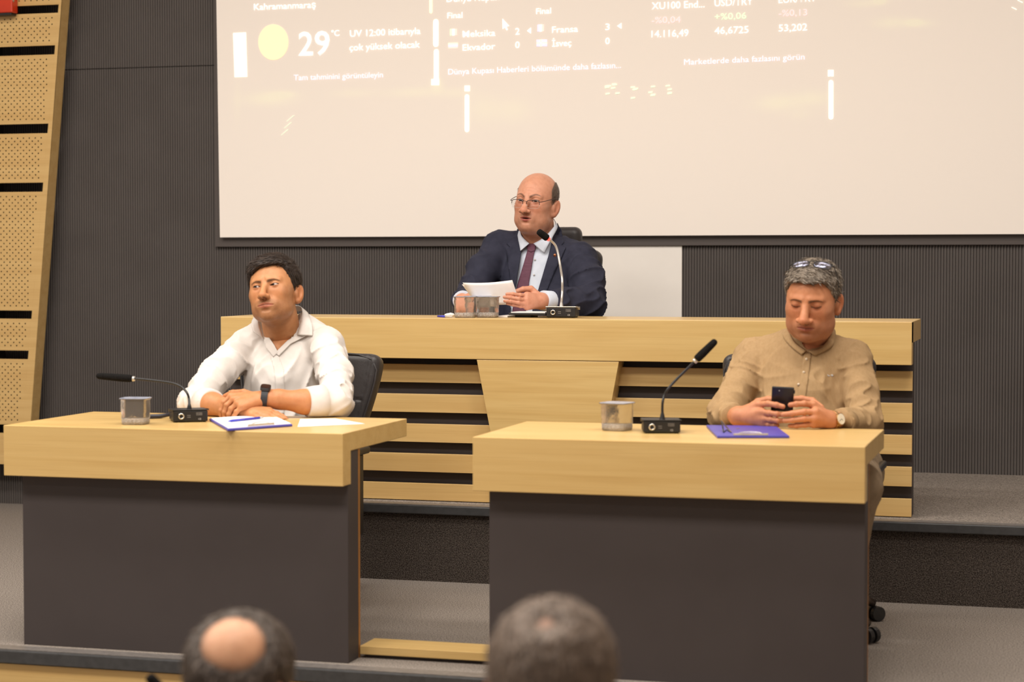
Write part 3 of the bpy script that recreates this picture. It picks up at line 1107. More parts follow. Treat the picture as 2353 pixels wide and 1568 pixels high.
        zb = np.where(u < .6, b0 + (b1 - b0) * np.sin(u / .6 * math.pi / 2), b1 + (b2 - b1) * ((u - .6) / .4) ** 1.5)
        th = k['browt'] * (1.05 - .65 * u)
        bm = smoothstep(1.15, .55, np.abs(P[:, 2] - zb) / th) * smoothstep(.007, .013, A[:, 0]) * smoothstep(.054, .047, A[:, 0]) * (P[:, 1] < -.035)
        bm = bm[:, None] * k['brow_a'] * (.72 + .4 * vnoise(P * V3(500, 300, 900))[:, None])
        C = C * (1 - bm) + k['browc'] * bm
        # lash line
        q = A[:, 0] - .0318
        w = 1 - (q / .0150) ** 2
        ze = .0006 + .0012 * q / .0146
        ll = np.exp(-((P[:, 2] - (ze + k['apu'] * w + .0006)) / .0012) ** 2) * (np.abs(q) < .0155) * (P[:, 1] < -.06)
        l2 = np.exp(-((P[:, 2] - (ze - k['apl'] * w - .0004)) / .0009) ** 2) * (np.abs(q) < .0150) * (P[:, 1] < -.06) * .4
        if k['apu'] <= 0:
            ll = np.exp(-((P[:, 2] - (-.0052 + .0036 * (q / .0146) ** 2)) / .0019) ** 2) * (np.abs(q) < .0155) * (P[:, 1] < -.06)
        ll = np.maximum(ll, l2)[:, None] * .85
        C = C * (1 - ll) + lin(46, 30, 24) * ll
        if hairfun is not None:
            a, col = hairfun(P)
            C = C * (1 - a[:, None]) + col * a[:, None]
        return np.clip(C, 0, 1)

    def build(s, h=.0019, hairfun=None):
        lo = np.array([-.115, -.135, -.20]); hi = np.array([.115, .125, .135])
        if s.nb is not None:
            lo = np.minimum(lo, s.nb - .075); hi = np.maximum(hi, s.nb + .075)
            lo[2] = max(lo[2], s.nb[2] - .05)
        X, Q, _ = surface(s.sdf, lo, hi, h)
        return s.to_world(X), Q, s.paint(X, hairfun)

    def eyes(s, parent, name='eyeball'):
        for sx in (-1, 1):
            g = np.array(s.k['gaze'], float) + np.array([0, -1, 0]); g /= np.linalg.norm(g)
            zq = Vector(g).to_track_quat('Z', 'Y')
            mb = MB()
            n = 22; r = .0128
            rings = [0, .18, .24, .46, .53, .8, 1.2, 1.6, 2.2]
            vs = [(0, 0, r)]; fs = []; mi = []
            for i, a in enumerate(rings[1:]):
                for j in range(n):
                    t = 2 * math.pi * j / n
                    vs.append((r * math.sin(a) * math.cos(t), r * math.sin(a) * math.sin(t), r * math.cos(a)))
            for j in range(n):
                fs.append((0, 1 + j, 1 + (j + 1) % n)); mi.append(2)
            for i in range(len(rings) - 2):
                for j in range(n):
                    b = 1 + i * n
                    fs.append((b + j, b + n + j, b + n + (j + 1) % n, b + (j + 1) % n)); mi.append(2 if i == 0 else 1 if i < 3 else 0)
            c = np.array([sx * .0318, -.0718, .0005])
            vv = [np.array(zq @ Vector(v)) + c for v in vs]
            mb.v = [tuple(p) for p in s.to_world(np.array(vv))]; mb.f = fs; mb.mi = mi
            mb.build(name, [EYEW, mat('iris_%d' % s.k['iris'][0], srgb(*s.k['iris']), .2, noise=(300, 2, srgb(40, 28, 20), .4, .7)), mat('pupil', srgb(12, 10, 10), .1, noise=(30, 2, srgb(8, 8, 8), .4, .7))], parent, smooth=True)


EYEW = mat('eye_white', srgb(186, 172, 164), .25, noise=(200, 3, srgb(172, 150, 142), .45, .8))


def hair_material(name, col, col2, rough=.5):
    return mat(name, srgb(*col), rough, spec=.35, noise=(260, 4, srgb(*col2), .38, .66), bump=(300, .7, .003))


def hair_shell(H, f, lo, hi, mats, parent, h=.0026, locks=1800, flow=None, lock_len=.018, lock_w=.0022, lift=.12, name='hair', seed=1, lock_mask=None, jit=.16):
    """hair: a shell with hundreds of small tapered locks on it, joined as one part"""
    rng = np.random.default_rng(seed)
    X, Q, g = surface(f, lo, hi, h)
    n0 = len(X)
    q = rng.integers(0, len(Q), locks)
    w = rng.random((locks, 4)); w /= w.sum(-1, keepdims=True)
    P = (X[Q[q]] * w[..., None]).sum(1)
    e = f32(.001)
    Pf = P.astype(f32)
    N = np.stack([f(Pf + e * V3(*v)) - f(Pf - e * V3(*v)) for v in np.eye(3)], -1); N /= np.linalg.norm(N, axis=-1, keepdims=True) + 1e-9
    D = flow(P) + rng.normal(0, jit, P.shape)
    D = D - (D * N).sum(-1, keepdims=True) * N
    D /= np.linalg.norm(D, axis=-1, keepdims=True) + 1e-9
    S_ = np.cross(D, N)
    L = lock_len * rng.uniform(.55, 1.2, locks)[:, None]
    Wd = lock_w * rng.uniform(.6, 1.3, locks)[:, None]
    up = lift * rng.uniform(.3, 1.4, locks)[:, None]
    keep = np.ones(locks, bool) if lock_mask is None else lock_mask(P)
    rows = []
    for t, wf, hgt in ((0, .8, -.0006), (.35, 1.0, .0012), (.7, .8, .0018), (1.0, .12, .0012)):
        c = P + D * L * t + N * (hgt + up * L * t * t * .5)
        rows += [c - S_ * Wd * wf * .5, c + N * Wd * wf * .22, c + S_ * Wd * wf * .5]
    V = np.stack(rows, 1)[keep]                      # locks, 12, 3
    m = len(V)
    pat = []
    for i in range(3):
        for j in range(2):
            a = i * 3 + j
            pat.append((a, a + 1, a + 4, a + 3))
    F = (np.arange(m)[:, None, None] * 12 + np.array(pat)[None]).reshape(-1, 4) + n0
    XX = H.to_world(np.concatenate([X, V.reshape(-1, 3)]))
    QQ = np.concatenate([Q, F])
    me = np_mesh(name, XX - ORG[parent.name], QQ)
    idx = np.zeros(len(me.polygons), np.int32)
    if len(mats) > 1 and len(me.polygons) == len(QQ):
        idx[len(Q):] = np.repeat(rng.integers(0, len(mats), m), 6)
        me.polygons.foreach_set('material_index', idx)
    o = link(name, me, parent, mats)
    ORG[o.name] = ORG[parent.name]
    return o


def sdf_part(name, f, lo, hi, h, m, parent, gone=None, solid=None, block=9):
    X, Q, _ = surface(f, lo, hi, h, block, 2.7)
    if gone is not None:
        X, Q, _u = drop(X, Q, gone(X))
    me = np_mesh(name, X - ORG[parent.name], Q)
    o = link(name, me, parent, m)
    ORG[o.name] = ORG[parent.name]
    return o


def in_poly(uv, poly):
    x, y = uv[:, 0], uv[:, 1]
    r = np.zeros(len(x), bool)
    n = len(poly)
    for i in range(n):
        (x0, y0), (x1, y1) = poly[i], poly[(i + 1) % n]
        c = ((y0 > y) != (y1 > y)) & (x < (x1 - x0) * (y - y0) / (y1 - y0 + 1e-12) + x0)
        r ^= c
    return r


def trace(f, uv, t0, t1, steps=70):
    """first hits of the sight lines through uv with f = 0, from depth t0"""
    uv = np.asarray(uv, float)
    d = CF[None] + CR[None] * ((uv[:, :1] - 1176.5) / FPX) - CU[None] * ((uv[:, 1:] - 784.0) / FPX)
    nrm = np.linalg.norm(d, axis=-1)
    t = np.full(len(uv), t0, float)
    for _ in range(steps):
        v = f((CAM + d * t[:, None]).astype(f32))
        t = np.minimum(t + .8 * v / nrm, t1)
    hit = np.abs(f((CAM + d * t[:, None]).astype(f32))) < .004
    if hit.any():
        t[~hit] = np.median(t[hit]) if hit.sum() else t0
        # fill missed rays from the nearest hit ray
        if (~hit).any():
            hu = uv[hit]
            for i in np.where(~hit)[0]:
                t[i] = t[hit][np.argmin(((hu - uv[i]) ** 2).sum(-1))]
    return CAM + d * t[:, None], d / nrm[:, None]


def catmull(pts, n=6):
    P = [np.array(p, float) for p in pts]
    out = []
    for i in range(len(P) - 1):
        p0, p1, p2, p3 = P[max(i - 1, 0)], P[i], P[i + 1], P[min(i + 2, len(P) - 1)]
        for k in range(n):
            t = k / n
            out.append(.5 * ((2 * p1) + (-p0 + p2) * t + (2 * p0 - 5 * p1 + 4 * p2 - p3) * t * t + (-p0 + 3 * p1 - 3 * p2 + p3) * t ** 3))
    out.append(P[-1])
    return out


def patch(name, f, poly, m, parent, off=.004, thick=.0025, step=4.0, t0=6.0, t1=9.6, curl=None, smooth=True):
    """a piece of cloth (collar leaf, lapel, tie ...) lying on the surface f = 0, its outline read off as photograph positions"""
    from mathutils.geometry import delaunay_2d_cdt
    B_ = []
    n = len(poly)
    for i in range(n):
        a, b = np.array(poly[i], float), np.array(poly[(i + 1) % n], float)
        k = max(1, int(np.linalg.norm(b - a) / step))
        for j in range(k):
            B_.append(a + (b - a) * j / k)
    B_ = np.array(B_)
    lo, hi = B_.min(0), B_.max(0)
    gx, gy = np.meshgrid(np.arange(lo[0] + step / 2, hi[0], step), np.arange(lo[1] + step / 2, hi[1], step))
    G = np.stack([gx.ravel(), gy.ravel()], -1)
    G = G[in_poly(G, B_)]
    if len(G):
        dm = np.sqrt(((G[:, None] - B_[None]) ** 2).sum(-1)).min(1)
        G = G[dm > step * .45]
    pts = [Vector(p) for p in np.concatenate([B_, G])]
    nb = len(B_)
    vo, eo, fo = delaunay_2d_cdt(pts, [(i, (i + 1) % nb) for i in range(nb)], [], 1, 1e-4)[:3]
    uv = np.array([(v.x, v.y) for v in vo])
    P, d = trace(f, uv, t0, t1)
    o_ = np.full(len(uv), off) if curl is None else off + curl(uv)
    P = P - d * o_[:, None]
    me = bpy.data.meshes.new(name)
    faces = []
    for fc in fo:
        a, b, c = [uv[i] for i in fc[:3]]
        s = (b[0] - a[0]) * (c[1] - a[1]) - (b[1] - a[1]) * (c[0] - a[0])
        faces.append(tuple(fc) if s < 0 else tuple(reversed(fc)))
    me.from_pydata((P - ORG[parent.name]).tolist(), [], faces)
    for p in me.polygons: p.use_smooth = smooth
    me.update()
    o = link(name, me, parent, m)
    ORG[o.name] = ORG[parent.name]
    md = o.modifiers.new('cloth', 'SOLIDIFY'); md.thickness = thick; md.offset = -1
    return o


def fabric(name, col, col2, scale=40, bump=260, strength=.25, rough=.85, sheen=.0, stretch=None):
    return mat(name, srgb(*col), rough, spec=.2, noise=(scale, 4, srgb(*col2), .38, .68, stretch), bump=(bump, strength, .0015))


def ribbon(name, a, b, m, parent, bulge=.004, thick=.003, n=6, rows=5, over=None):
    """a folded cloth leaf between two rows of (u, v, depth) readings, a = fold line, b = free edge"""
    if over is not None:
        fix = lambda L, g: [(u, v, min(Y, float(trace(over, [(u, v)], 6.0, Y + .05)[0][0, 1]) - g)) for u, v, Y in L]
        a, b = fix(a, .009), fix(b, .007)
    A = catmull([at(*p) for p in a], n); B_ = catmull([at(*p) for p in b], n)
    mb = MB(); vs = []
    for p, q in zip(A, B_):
        nrm = CAM - (p + q) / 2; nrm /= np.linalg.norm(nrm)
        for r in range(rows):
            t = r / (rows - 1)
            vs.append(p + (q - p) * t + nrm * bulge * math.sin(math.pi * min(1, t * 1.15 + .05)))
    fs = []
    for i in range(len(A) - 1):
        for r in range(rows - 1):
            k = i * rows + r
            fs.append((k, k + 1, k + rows + 1, k + rows))
    mb.add(vs, fs)
    o = mb.build(name, m, parent, smooth=True)
    md = o.modifiers.new('cloth', 'SOLIDIFY'); md.thickness = thick; md.offset = 0
    return o


def sleeve_end(P, d, c, e, cut=-.008, rr=.060):
    """cut the sleeve off flat at the cuff c (e = elbow)"""
    x = ((e - c) / np.linalg.norm(e - c)).astype(f32)
    D = P - c.astype(f32)
    q = D @ x
    rad = np.sqrt(np.maximum((D ** 2).sum(-1) - q * q, 0))
    gone = np.maximum(np.maximum(q - f32(cut), rad - f32(rr)), np.sqrt((D ** 2).sum(-1)) - f32(.085))
    return smax(d, -gone, .003)


def cuff_ring(c, e, r0, r1, ln, m, parent, start=-.012, table=.752):
    x = (e - c) / np.linalg.norm(e - c)
    q = c + x * start
    mb = MB().tube([q, q + x * .0015, q + x * ln * .5, q + x * (ln - .002), q + x * ln], [r0 - .002, r0, (r0 + r1) / 2 + .001, r1, r1 - .003], 28)
    mb.v = [(a, b, max(z, table)) for a, b, z in mb.v]
    o = mb.build('cuff', m, parent, smooth=True)
    return o
# ------------------------------------------------------------------ people
class Person:
    def __init__(s, loc, label):
        s.root = thing('person', loc, label, 'person')
        s.parts = []                              # pieces of the one body mesh: vertices, quads, colours

    def add_body(s, X, Q, C):
        s.parts.append((X, Q, C))

    def finish(s, eyes=None):
        n = 0; XX, QQ, CC = [], [], []
        for X, Q, C in s.parts:
            XX.append(X); QQ.append(Q + n); CC.append(C); n += len(X)
        X = np.concatenate(XX)
        me = np_mesh('body', X - ORG[s.root.name], np.concatenate(QQ))
        colour_mesh(me, np.concatenate(CC))
        o = link('body', me, s.root, SKIN)
        ORG[o.name] = ORG[s.root.name]
        s.body = o
        if eyes is not None: eyes.eyes(o)
        return o


def skin_paint(X, base, seed=0.0):
    P = (np.asarray(X) + seed).astype(f32)
    n = vnoise(P * 45)[:, None]; n2 = vnoise(P * 160)[:, None]
    C = np.tile(base, (len(X), 1)) * (.93 + .12 * n)
    C = C * (1 - .10 * n2 * np.array([.1, .7, .8], f32))
    return C


def box_of(pts, r):
    P = np.array(pts); return P.min(0) - r, P.max(0) + r


def nails(tips, dirs, parent):
    pass


def hand_field(wrist, wr, knuck, fingers, thumb=None, palm_r=.0135, forearm=None, fr=None, table=None, k_f=.004, extra=None):
    """fingers: lists of joints from the knuckle to the tip with radii; palm between wrist and knuckles"""
    def f(P):
        d = None
        for kn in knuck:
            e = rcone(P, wrist, kn, wr, palm_r)
            d = e if d is None else smin(d, e, .010)
        if thumb is not None:
            pts, rad = thumb
            d = smin(d, chain(P, pts, rad), .007)
        if extra is not None:
            d = smin(d, extra(P), .012)
        fg = None
        for pts, rad in fingers:
            e = chain(P, pts, rad, .003)
            for q, r in zip(pts[1:-1], rad[1:-1]):
                e = smin(e, sph(P, q, r * 1.06), .003)
            fg = e if fg is None else smin(fg, e, .0012)
        d = smin(d, fg, .0055)
        if forearm is not None:
            d = smin(d, chain(P, forearm, fr, .02), .014)
        if table is not None:
            d = smax(d, table - P[:, 2], .003)
        return d
    return f


def fing(px, r0, r1, Y=None):
    """finger joints from photograph positions (u, v, depth)"""
    pts = [at(*p) for p in px]
    rad = list(np.linspace(r0, r1, len(pts)))
    return pts, rad


def legs(P_, hip, kneeR, kneeL, footR, footL, zf, m, shoe_m, r=(.088, .070, .052), seat=True):
    """trousers and shoes of a seated person"""
    hip = np.array(hip); R_ = P_.root
    hr, hl = hip + [-.09, 0, 0], hip + [.09, 0, 0]

    def f(P):
        d = ell(P, hip + [0, .02, .03], (.185, .15, .12))
        for h_, k_, t_ in ((hr, kneeR, footR), (hl, kneeL, footL)):
            a = chain(P, [h_, k_], [r[0] + .008, r[1]], .03)
            b = chain(P, [k_, np.array(t_) + [0, .01, .10]], [r[1], r[2]], .03)
            a = smin(a, b, .02)
            d = smin(d, a, .03)
        w = folds(P, (1, 0, .2), 22, 3.1)
        d = d - .004 * w * w
        return smax(d, (zf + .055) - P[:, 2], .004)
    pts = [hip, kneeR, kneeL, footR, footL]
    lo, hi = box_of(pts, .22)
    lo[2] = zf + .03
    sdf_part('trousers', f, lo, hi, .010, m, R_)
    for t_ in (footR, footL):
        t_ = np.array(t_)

        def g(P):
            d = ell(P, t_ + [0, -.03, .045], (.045, .125, .045))
            d = smin(d, ell(P, t_ + [0, .06, .05], (.038, .05, .05)), .03)
            return smax(d, zf + .001 - P[:, 2], .003)
        sdf_part('shoe', g, t_ + [-.08, -.2, -.02], t_ + [.08, .16, .14], .008, shoe_m, R_)
    return f


SHOE = mat('black_shoe', srgb(34, 30, 29), .35, noise=(20, 2, srgb(28, 25, 24), .4, .7))
DARKTR = fabric('dark_trousers', (50, 48, 54), (42, 40, 46))

# ================================================================== the man in the white shirt
m1 = Person((-2.83, 6.95, 0.0), 'seated dark-haired man in a white open-necked shirt with folded arms')
SKIN1 = lin(196, 138, 94)
N1 = at(652, 790, 6.95)
SR1, SL1 = at(566, 800, 6.91), at(748, 795, 6.89)
ER1, EL1 = at(446, 928, 6.50), at(772, 922, 6.50)
C1, B1 = at(657, 885, 6.90), at(664, 985, 6.90)
cR1 = at(485, 928, 6.415)
cL1 = at(712, 924, 6.43)


def shirt1_base(P):
    d = ell(P, C1, (.158, .115, .205))
    d = smin(d, ell(P, B1, (.160, .135, .22)), .05)
    d = smin(d, rcone(P, at(604, 762, 6.96), SR1, .054, .064), .05)
    d = smin(d, rcone(P, at(697, 750, 6.97), SL1, .054, .064), .05)
    d = smin(d, rcone(P, N1 + V3(0, .02, -.03), C1, .07, .10), .05)
    return d


def shirt1(P):
    d = shirt1_base(P)
    aR = chain(P, [SR1, (SR1 + ER1) / 2 + V3(-.012, 0, .01), ER1, cR1], [.066, .060, .054, .047], .02)
    aL = chain(P, [SL1, (SL1 + EL1) / 2 + V3(.016, 0, .0), EL1, cL1], [.066, .062, .057, .049], .02)
    # creases: across the sleeves near the elbow, slanting over the chest and belly
    wa = folds(P, (0.55, .3, -.75), 26, 1.7, .25)
    aR = aR - .0105 * wa ** 3 + .0035
    wb = folds(P, (.8, .2, .5), 24, 4.2, .25)
    aL = aL - .0105 * wb ** 3 + .0035
    w1 = folds(P, (.35, 0, 1), 15, 9.1, .22); w2 = folds(P, (-.8, 0, .55), 13, 5.5, .3)
    low = smoothstep(1.02, .84, P[:, 2])
    d = d - .014 * w1 ** 3 * (.35 + .65 * low) - .012 * w2 ** 3 * low + .004
    d = smin(d, aR, .022)
    d = smin(d, aL, .022)
    d = sleeve_end(P, d, cR1, ER1)
    d = sleeve_end(P, d, cL1, EL1)
    # the desk stays free
    d = smax(d, -rbox(P, (-2.8225, 6.156, .70), (.62, .322, .053)), .004)
    # neck opening
    d = smax(d, -rcone(P, at(654, 772, 6.945), at(646, 700, 6.91), .058, .072), .008)
    return d


LV1 = [(598, 705), (611, 752), (623, 792), (633, 815), (655, 795), (676, 772), (700, 735), (692, 700), (650, 690)]


def gone1(X):
    uv = project(X)
    return in_poly(uv, LV1) & (X[:, 1] < C1[1] - .01)


WHITE = fabric('white_shirt', (222, 215, 209), (214, 206, 199), 18, 420, .15)
lo, hi = box_of([N1, SR1, SL1, ER1, EL1, cR1, cL1, B1, C1], .16)
lo[2] = .56
sdf_part('shirt', shirt1, lo, hi, .0052, WHITE, m1.root, gone=gone1)

h1 = Head(at(630, 668, 6.835), math.radians(1), math.radians(-12), math.radians(-8), 1.10, at(655, 800, 6.95),
          jw=1.02, fw=1.07, cw=1.07, ch=1.02, jowl=.85, dbl=0, lips=1.12, fold=1.05, neck_r=.061, neck_r2=.067, ear=1.08, flare=34, skin=SKIN1, gaze=(-.38, 0, .06), apu=.0033, apl=.0031,
          brow=(.0120, .0172, .0120), browt=.0046, browc=lin(50, 34, 25), brow_a=.80, stub=.42, stubc=lin(112, 78, 56), lipc=lin(186, 112, 90), mouthw=1.22, smile=-.0018, frown=.6, nosew=1.05, iris=(52, 34, 24))


def chest1(P):
    return shirt1_base(P) + .007


def head1_sdf(P):
    return Head.sdf(h1, P)


def hz1(P):
    y = P[:, 1]; x = P[:, 0]
    z = np.interp(y, [-.10, -.075, -.055, -.040, -.028, -.010, .010, .030, .060, .11], [.073, .069, .064, .038, .010, -.016, .012, .020, -.048, -.062]).astype(f32)
    # fringe falls lower at the viewer's left
    z = z - smoothstep(-.005, -.045, x) * .013 * (y < -.045) + smoothstep(.005, .035, x) * .006 * (y < -.05)
    return z


def hair1(P):
    top = smoothstep(.02, .09, P[:, 2])
    d = h1.cranium(P) - (.0065 + .006 * top + .005 * smoothstep(-.0, -.08, P[:, 1]) * top)
    n = vnoise(stretched(P, (1, .4, .2), .35) * 95) - .5
    d = d - .0055 * n * top - .002 * n
    return smax(d, hz1(P) - P[:, 2] + .004 * (vnoise(P * 160) - .5), .007)


def hairline1(P):
    a = smoothstep(-.004, .006, P[:, 2] - hz1(P)) * (P[:, 1] > -.2) * .9
    a = a * (h1.cranium(P) < .006)
    return a.astype(f32), lin(54, 40, 32)


def flow1(P):
    x = P[:, 0]
    t = smoothstep(.03, .08, P[:, 2])[:, None]
    topd = np.stack([-np.ones(len(P)), -.15 * np.ones(len(P)), -.1 * np.ones(len(P))], -1)
    side = np.stack([0 * x, .35 + 0 * x, -1 + 0 * x], -1)
    return topd * t + side * (1 - t)


X, Q, C = h1.build(.0019, hairline1)
m1.add_body(X, Q, C)
# forearms and hands
w1 = at(614, 916, 6.375)
kn1 = [at(531, 911, 6.335), at(536, 918, 6.315), at(546, 927, 6.300), at(556, 935, 6.295)]
fgs1 = [fing([(531, 911, 6.335), (514, 925, 6.318), (508, 944, 6.312), (508, 955, 6.314)], .0102, .0078),
        fing([(536, 918, 6.315), (521, 932, 6.302), (516, 948, 6.298), (516, 958, 6.300)], .0104, .0080),
        fing([(546, 927, 6.300), (531, 940, 6.292), (526, 953, 6.290), (526, 961, 6.292)], .0102, .0078),
        fing([(556, 935, 6.295), (543, 947, 6.288), (538, 957, 6.286), (537, 963, 6.288)], .0092, .0070)]
th1 = fing([(590, 912, 6.37), (560, 902, 6.375), (535, 903, 6.385), (517, 911, 6.395)], .0130, .0090)
fL1 = hand_field(w1, .0265, kn1, fgs1, th1, .0135, [EL1, at(700, 924, 6.42), at(640, 918, 6.385), w1], [.044, .0415, .0325, .0275], .752)
lo, hi = box_of([w1, EL1] + kn1 + [p for q in fgs1 for p in q[0]], .05)
X, Q, _ = surface(fL1, lo, hi, .0024)
m1.add_body(X, Q, skin_paint(X, SKIN1 * np.array([1.02, .98, .95]), 1))
w1b = at(556, 946, 6.335)
kn1b = [at(618, 944, 6.345), at(621, 949, 6.325), at(618, 954, 6.305), at(612, 958, 6.290)]
fgs1b = [fing([(618, 944, 6.345), (636, 951, 6.345), (648, 957, 6.345), (655, 961, 6.345)], .0100, .0078),
         fing([(621, 949, 6.325), (640, 957, 6.322), (652, 963, 6.320), (660, 966, 6.320)], .0102, .0080),
         fing([(618, 954, 6.305), (636, 961, 6.300), (648, 966, 6.298), (655, 969, 6.298)], .0100, .0078),
         fing([(612, 958, 6.290), (626, 964, 6.285), (636, 968, 6.283), (642, 970, 6.283)], .0090, .0070)]
th1b = fing([(570, 950, 6.31), (588, 958, 6.285), (604, 964, 6.275), (616, 966, 6.272)], .0125, .0088)
fR1 = hand_field(w1b, .0255, kn1b, fgs1b, th1b, .0130, [ER1, at(487, 930, 6.405), at(525, 939, 6.360), w1b], [.043, .0415, .0330, .0270], .752)
lo, hi = box_of([w1b, ER1] + kn1b + [p for q in fgs1b for p in q[0]], .05)
X, Q, _ = surface(fR1, lo, hi, .0024)
m1.add_body(X, Q, skin_paint(X, SKIN1, 2))
lo, hi = box_of([C1, N1, SR1, SL1], .14)
X, Q, _ = surface(lambda P: smax(chest1(P), P[:, 2] - f32(N1[2] + .02), .01), lo, hi, .0075)
m1.add_body(X, Q, skin_paint(X, SKIN1, 3))
m1.finish(h1)
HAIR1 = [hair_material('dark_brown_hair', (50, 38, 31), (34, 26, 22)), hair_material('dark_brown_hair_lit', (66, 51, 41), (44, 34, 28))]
hair_shell(h1, hair1, [-.11, -.125, -.08], [.11, .135, .155], HAIR1, m1.root, locks=2600, flow=flow1, lock_len=.022, lock_w=.0024, lift=.03, jit=.12)

# collar leaves, placket and cuffs of the white shirt
def collar1(P):
    return smin(shirt1_base(P) - .006, rcone(P, at(654, 785, 6.945), at(648, 715, 6.92), .061, .069), .012)


ribbon('collar', [(683, 770, 6.850), (691, 738, 6.885), (694, 714, 6.94), (686, 703, 7.0), (655, 702, 7.03)],
       [(718, 772, 6.835), (717, 748, 6.86), (711, 728, 6.93), (700, 715, 7.02), (662, 718, 7.06)], WHITE, m1.root)
ribbon('collar', [(606, 779, 6.850), (596, 748, 6.875), (595, 729, 6.91), (606, 716, 6.97), (640, 704, 7.03)],
       [(582, 763, 6.835), (578, 748, 6.85), (580, 736, 6.91), (592, 724, 7.0), (640, 716, 7.06)], WHITE, m1.root)
patch('placket', shirt1, [(628, 806), (640, 818), (652, 850), (655, 905), (653, 952), (632, 952), (634, 905), (630, 850), (622, 822)], WHITE, m1.root, .0025, .002, 4.0)
patch('collar_edge', collar1, [(690, 764), (703, 772), (668, 790), (641, 818), (631, 812), (660, 783)], WHITE, m1.root, .003, .002, 3.0)
patch('collar_edge', collar1, [(602, 768), (617, 774), (630, 793), (639, 810), (628, 821), (611, 800)], WHITE, m1.root, .003, .002, 3.0)
cuff_ring(cR1, ER1, .0510, .0575, .062, WHITE, m1.root)
cuff_ring(cL1, EL1, .0530, .0600, .066, WHITE, m1.root)
legs(m1, (-2.82, 6.95, .53), (-2.98, 6.50, .55), (-2.66, 6.50, .55), (-2.98, 6.42, 0), (-2.68, 6.42, 0), 0.0, DARKTR, SHOE)
# ================================================================== the man in the beige shirt
m2 = Person((-.86, 6.9, 0.0), 'seated grey-haired man in a beige linen shirt looking down at a phone')
SKIN2 = lin(200, 136, 98)
N2 = at(1862, 800, 6.93)
SR2, SL2 = at(1730, 820, 6.92), at(1957, 824, 6.90)
ER2, EL2 = at(1664, 952, 6.68), at(1988, 972, 6.72)
C2, B2 = at(1842, 885, 6.90), at(1840, 985, 6.86)
wR2, wL2 = at(1697, 957, 6.46), at(1902, 966, 6.46)
cR2, cL2 = at(1683, 958, 6.50), at(1936, 970, 6.52)


def shirt2_base(P):
    d = ell(P, C2, (.170, .125, .200))
    d = smin(d, ell(P, B2, (.175, .155, .21)), .06)
    d = smin(d, rcone(P, N2 + V3(-.02, .02, -.01), SR2, .062, .062), .06)
    d = smin(d, rcone(P, N2 + V3(.02, .02, -.01), SL2, .062, .062), .06)
    d = smin(d, rcone(P, N2 + V3(0, .02, -.03), C2, .075, .10), .05)
    return d


def shirt2(P):
    d = shirt2_base(P)
    aR = chain(P, [SR2, (SR2 + ER2) / 2 + V3(.008, 0, -.005), ER2, cR2], [.063, .058, .054, .041], .02)
    aL = chain(P, [SL2, (SL2 + EL2) / 2 + V3(.002, 0, .0), EL2, cL2], [.064, .060, .055, .040], .02)
    wa = folds(P, (.7, .3, -.5), 27, 2.7, .25); aR = aR - .0105 * wa ** 3 + .003
    wb = folds(P, (.8, .2, .45), 26, 6.2, .25); aL = aL - .0105 * wb ** 3 + .003
    w1 = folds(P, (.5, 0, .9), 15, 3.3, .25); w2 = folds(P, (-.85, 0, .5), 14, 8.5, .28); w3 = folds(P, (1, 0, .15), 17, 1.9, .3)
    low = smoothstep(1.0, .84, P[:, 2])
    d = d - .013 * w1 ** 3 * (.4 + .6 * low) - .012 * w2 ** 3 * (.35 + .65 * low) - .006 * w3 ** 3 * low + .004
    d = smin(d, aR, .020); d = smin(d, aL, .020)
    d = sleeve_end(P, d, cR2, ER2, rr=.052)
    d = sleeve_end(P, d, cL2, EL2, rr=.052)
    d = smax(d, -rbox(P, (-1.175, 6.156, .70), (.62, .322, .053)), .004)
    d = smax(d, -rcone(P, at(1862, 800, 6.92), at(1862, 745, 6.88), .055, .068), .008)
    return d


BEIGE = fabric('beige_linen', (172, 142, 104), (164, 134, 96), 34, 330, .35, stretch=(3, 3, 1))
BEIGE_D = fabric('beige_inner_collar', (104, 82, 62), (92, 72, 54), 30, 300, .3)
lo, hi = box_of([N2, SR2, SL2, ER2, EL2, cR2, cL2, B2, C2], .16); lo[2] = .56


LV2 = [(1822, 752), (1839, 785), (1847, 800), (1856, 806), (1878, 802), (1900, 790), (1912, 765), (1912, 745), (1860, 735)]
sdf_part('shirt', shirt2, lo, hi, .0052, BEIGE, m2.root, gone=lambda X: in_poly(project(X), LV2) & (X[:, 1] < C2[1] - .02))

h2 = Head(at(1867, 686, 6.80), math.radians(-7), math.radians(15), math.radians(3), 1.12, at(1862, 815, 6.93),
          jw=1.10, fw=1.08, cw=1.02, ch=.93, jowl=1.05, dbl=.6, neck_r=.057, neck_r2=.062, ear=1.05, flare=34, skin=SKIN2, gaze=(-.05, 0, -.6), apu=0, apl=.003,
          brow=(.0150, .0175, .0120), browt=.0052, browc=lin(74, 54, 44), brow_a=.8, stub=.34, stubc=lin(128, 92, 76), lipc=lin(176, 104, 88), mouthw=1.15, smile=-.0006, nosew=1.32, nose=1.0, lips=1.1, fold=1.35)


def hz2(P):
    y = P[:, 1]; x = P[:, 0]
    z = np.interp(y, [-.10, -.075, -.055, -.040, -.028, -.010, .010, .030, .060, .11], [.073, .070, .062, .036, .004, -.022, .010, .020, -.050, -.064]).astype(f32)
    return z + smoothstep(.02, .05, np.abs(x)) * .004 * (y < -.05)


def hair2(P):
    top = smoothstep(.02, .09, P[:, 2])
    d = h2.cranium(P) - (.0060 + .006 * top + .006 * smoothstep(-.02, -.08, P[:, 1]) * top)
    n = vnoise(stretched(P, (.8, -.6, .2), .35) * 110) - .5
    d = d - .0060 * n * top - .003 * n
    return smax(d, hz2(P) - P[:, 2] + .005 * (vnoise(P * 150) - .5), .006)


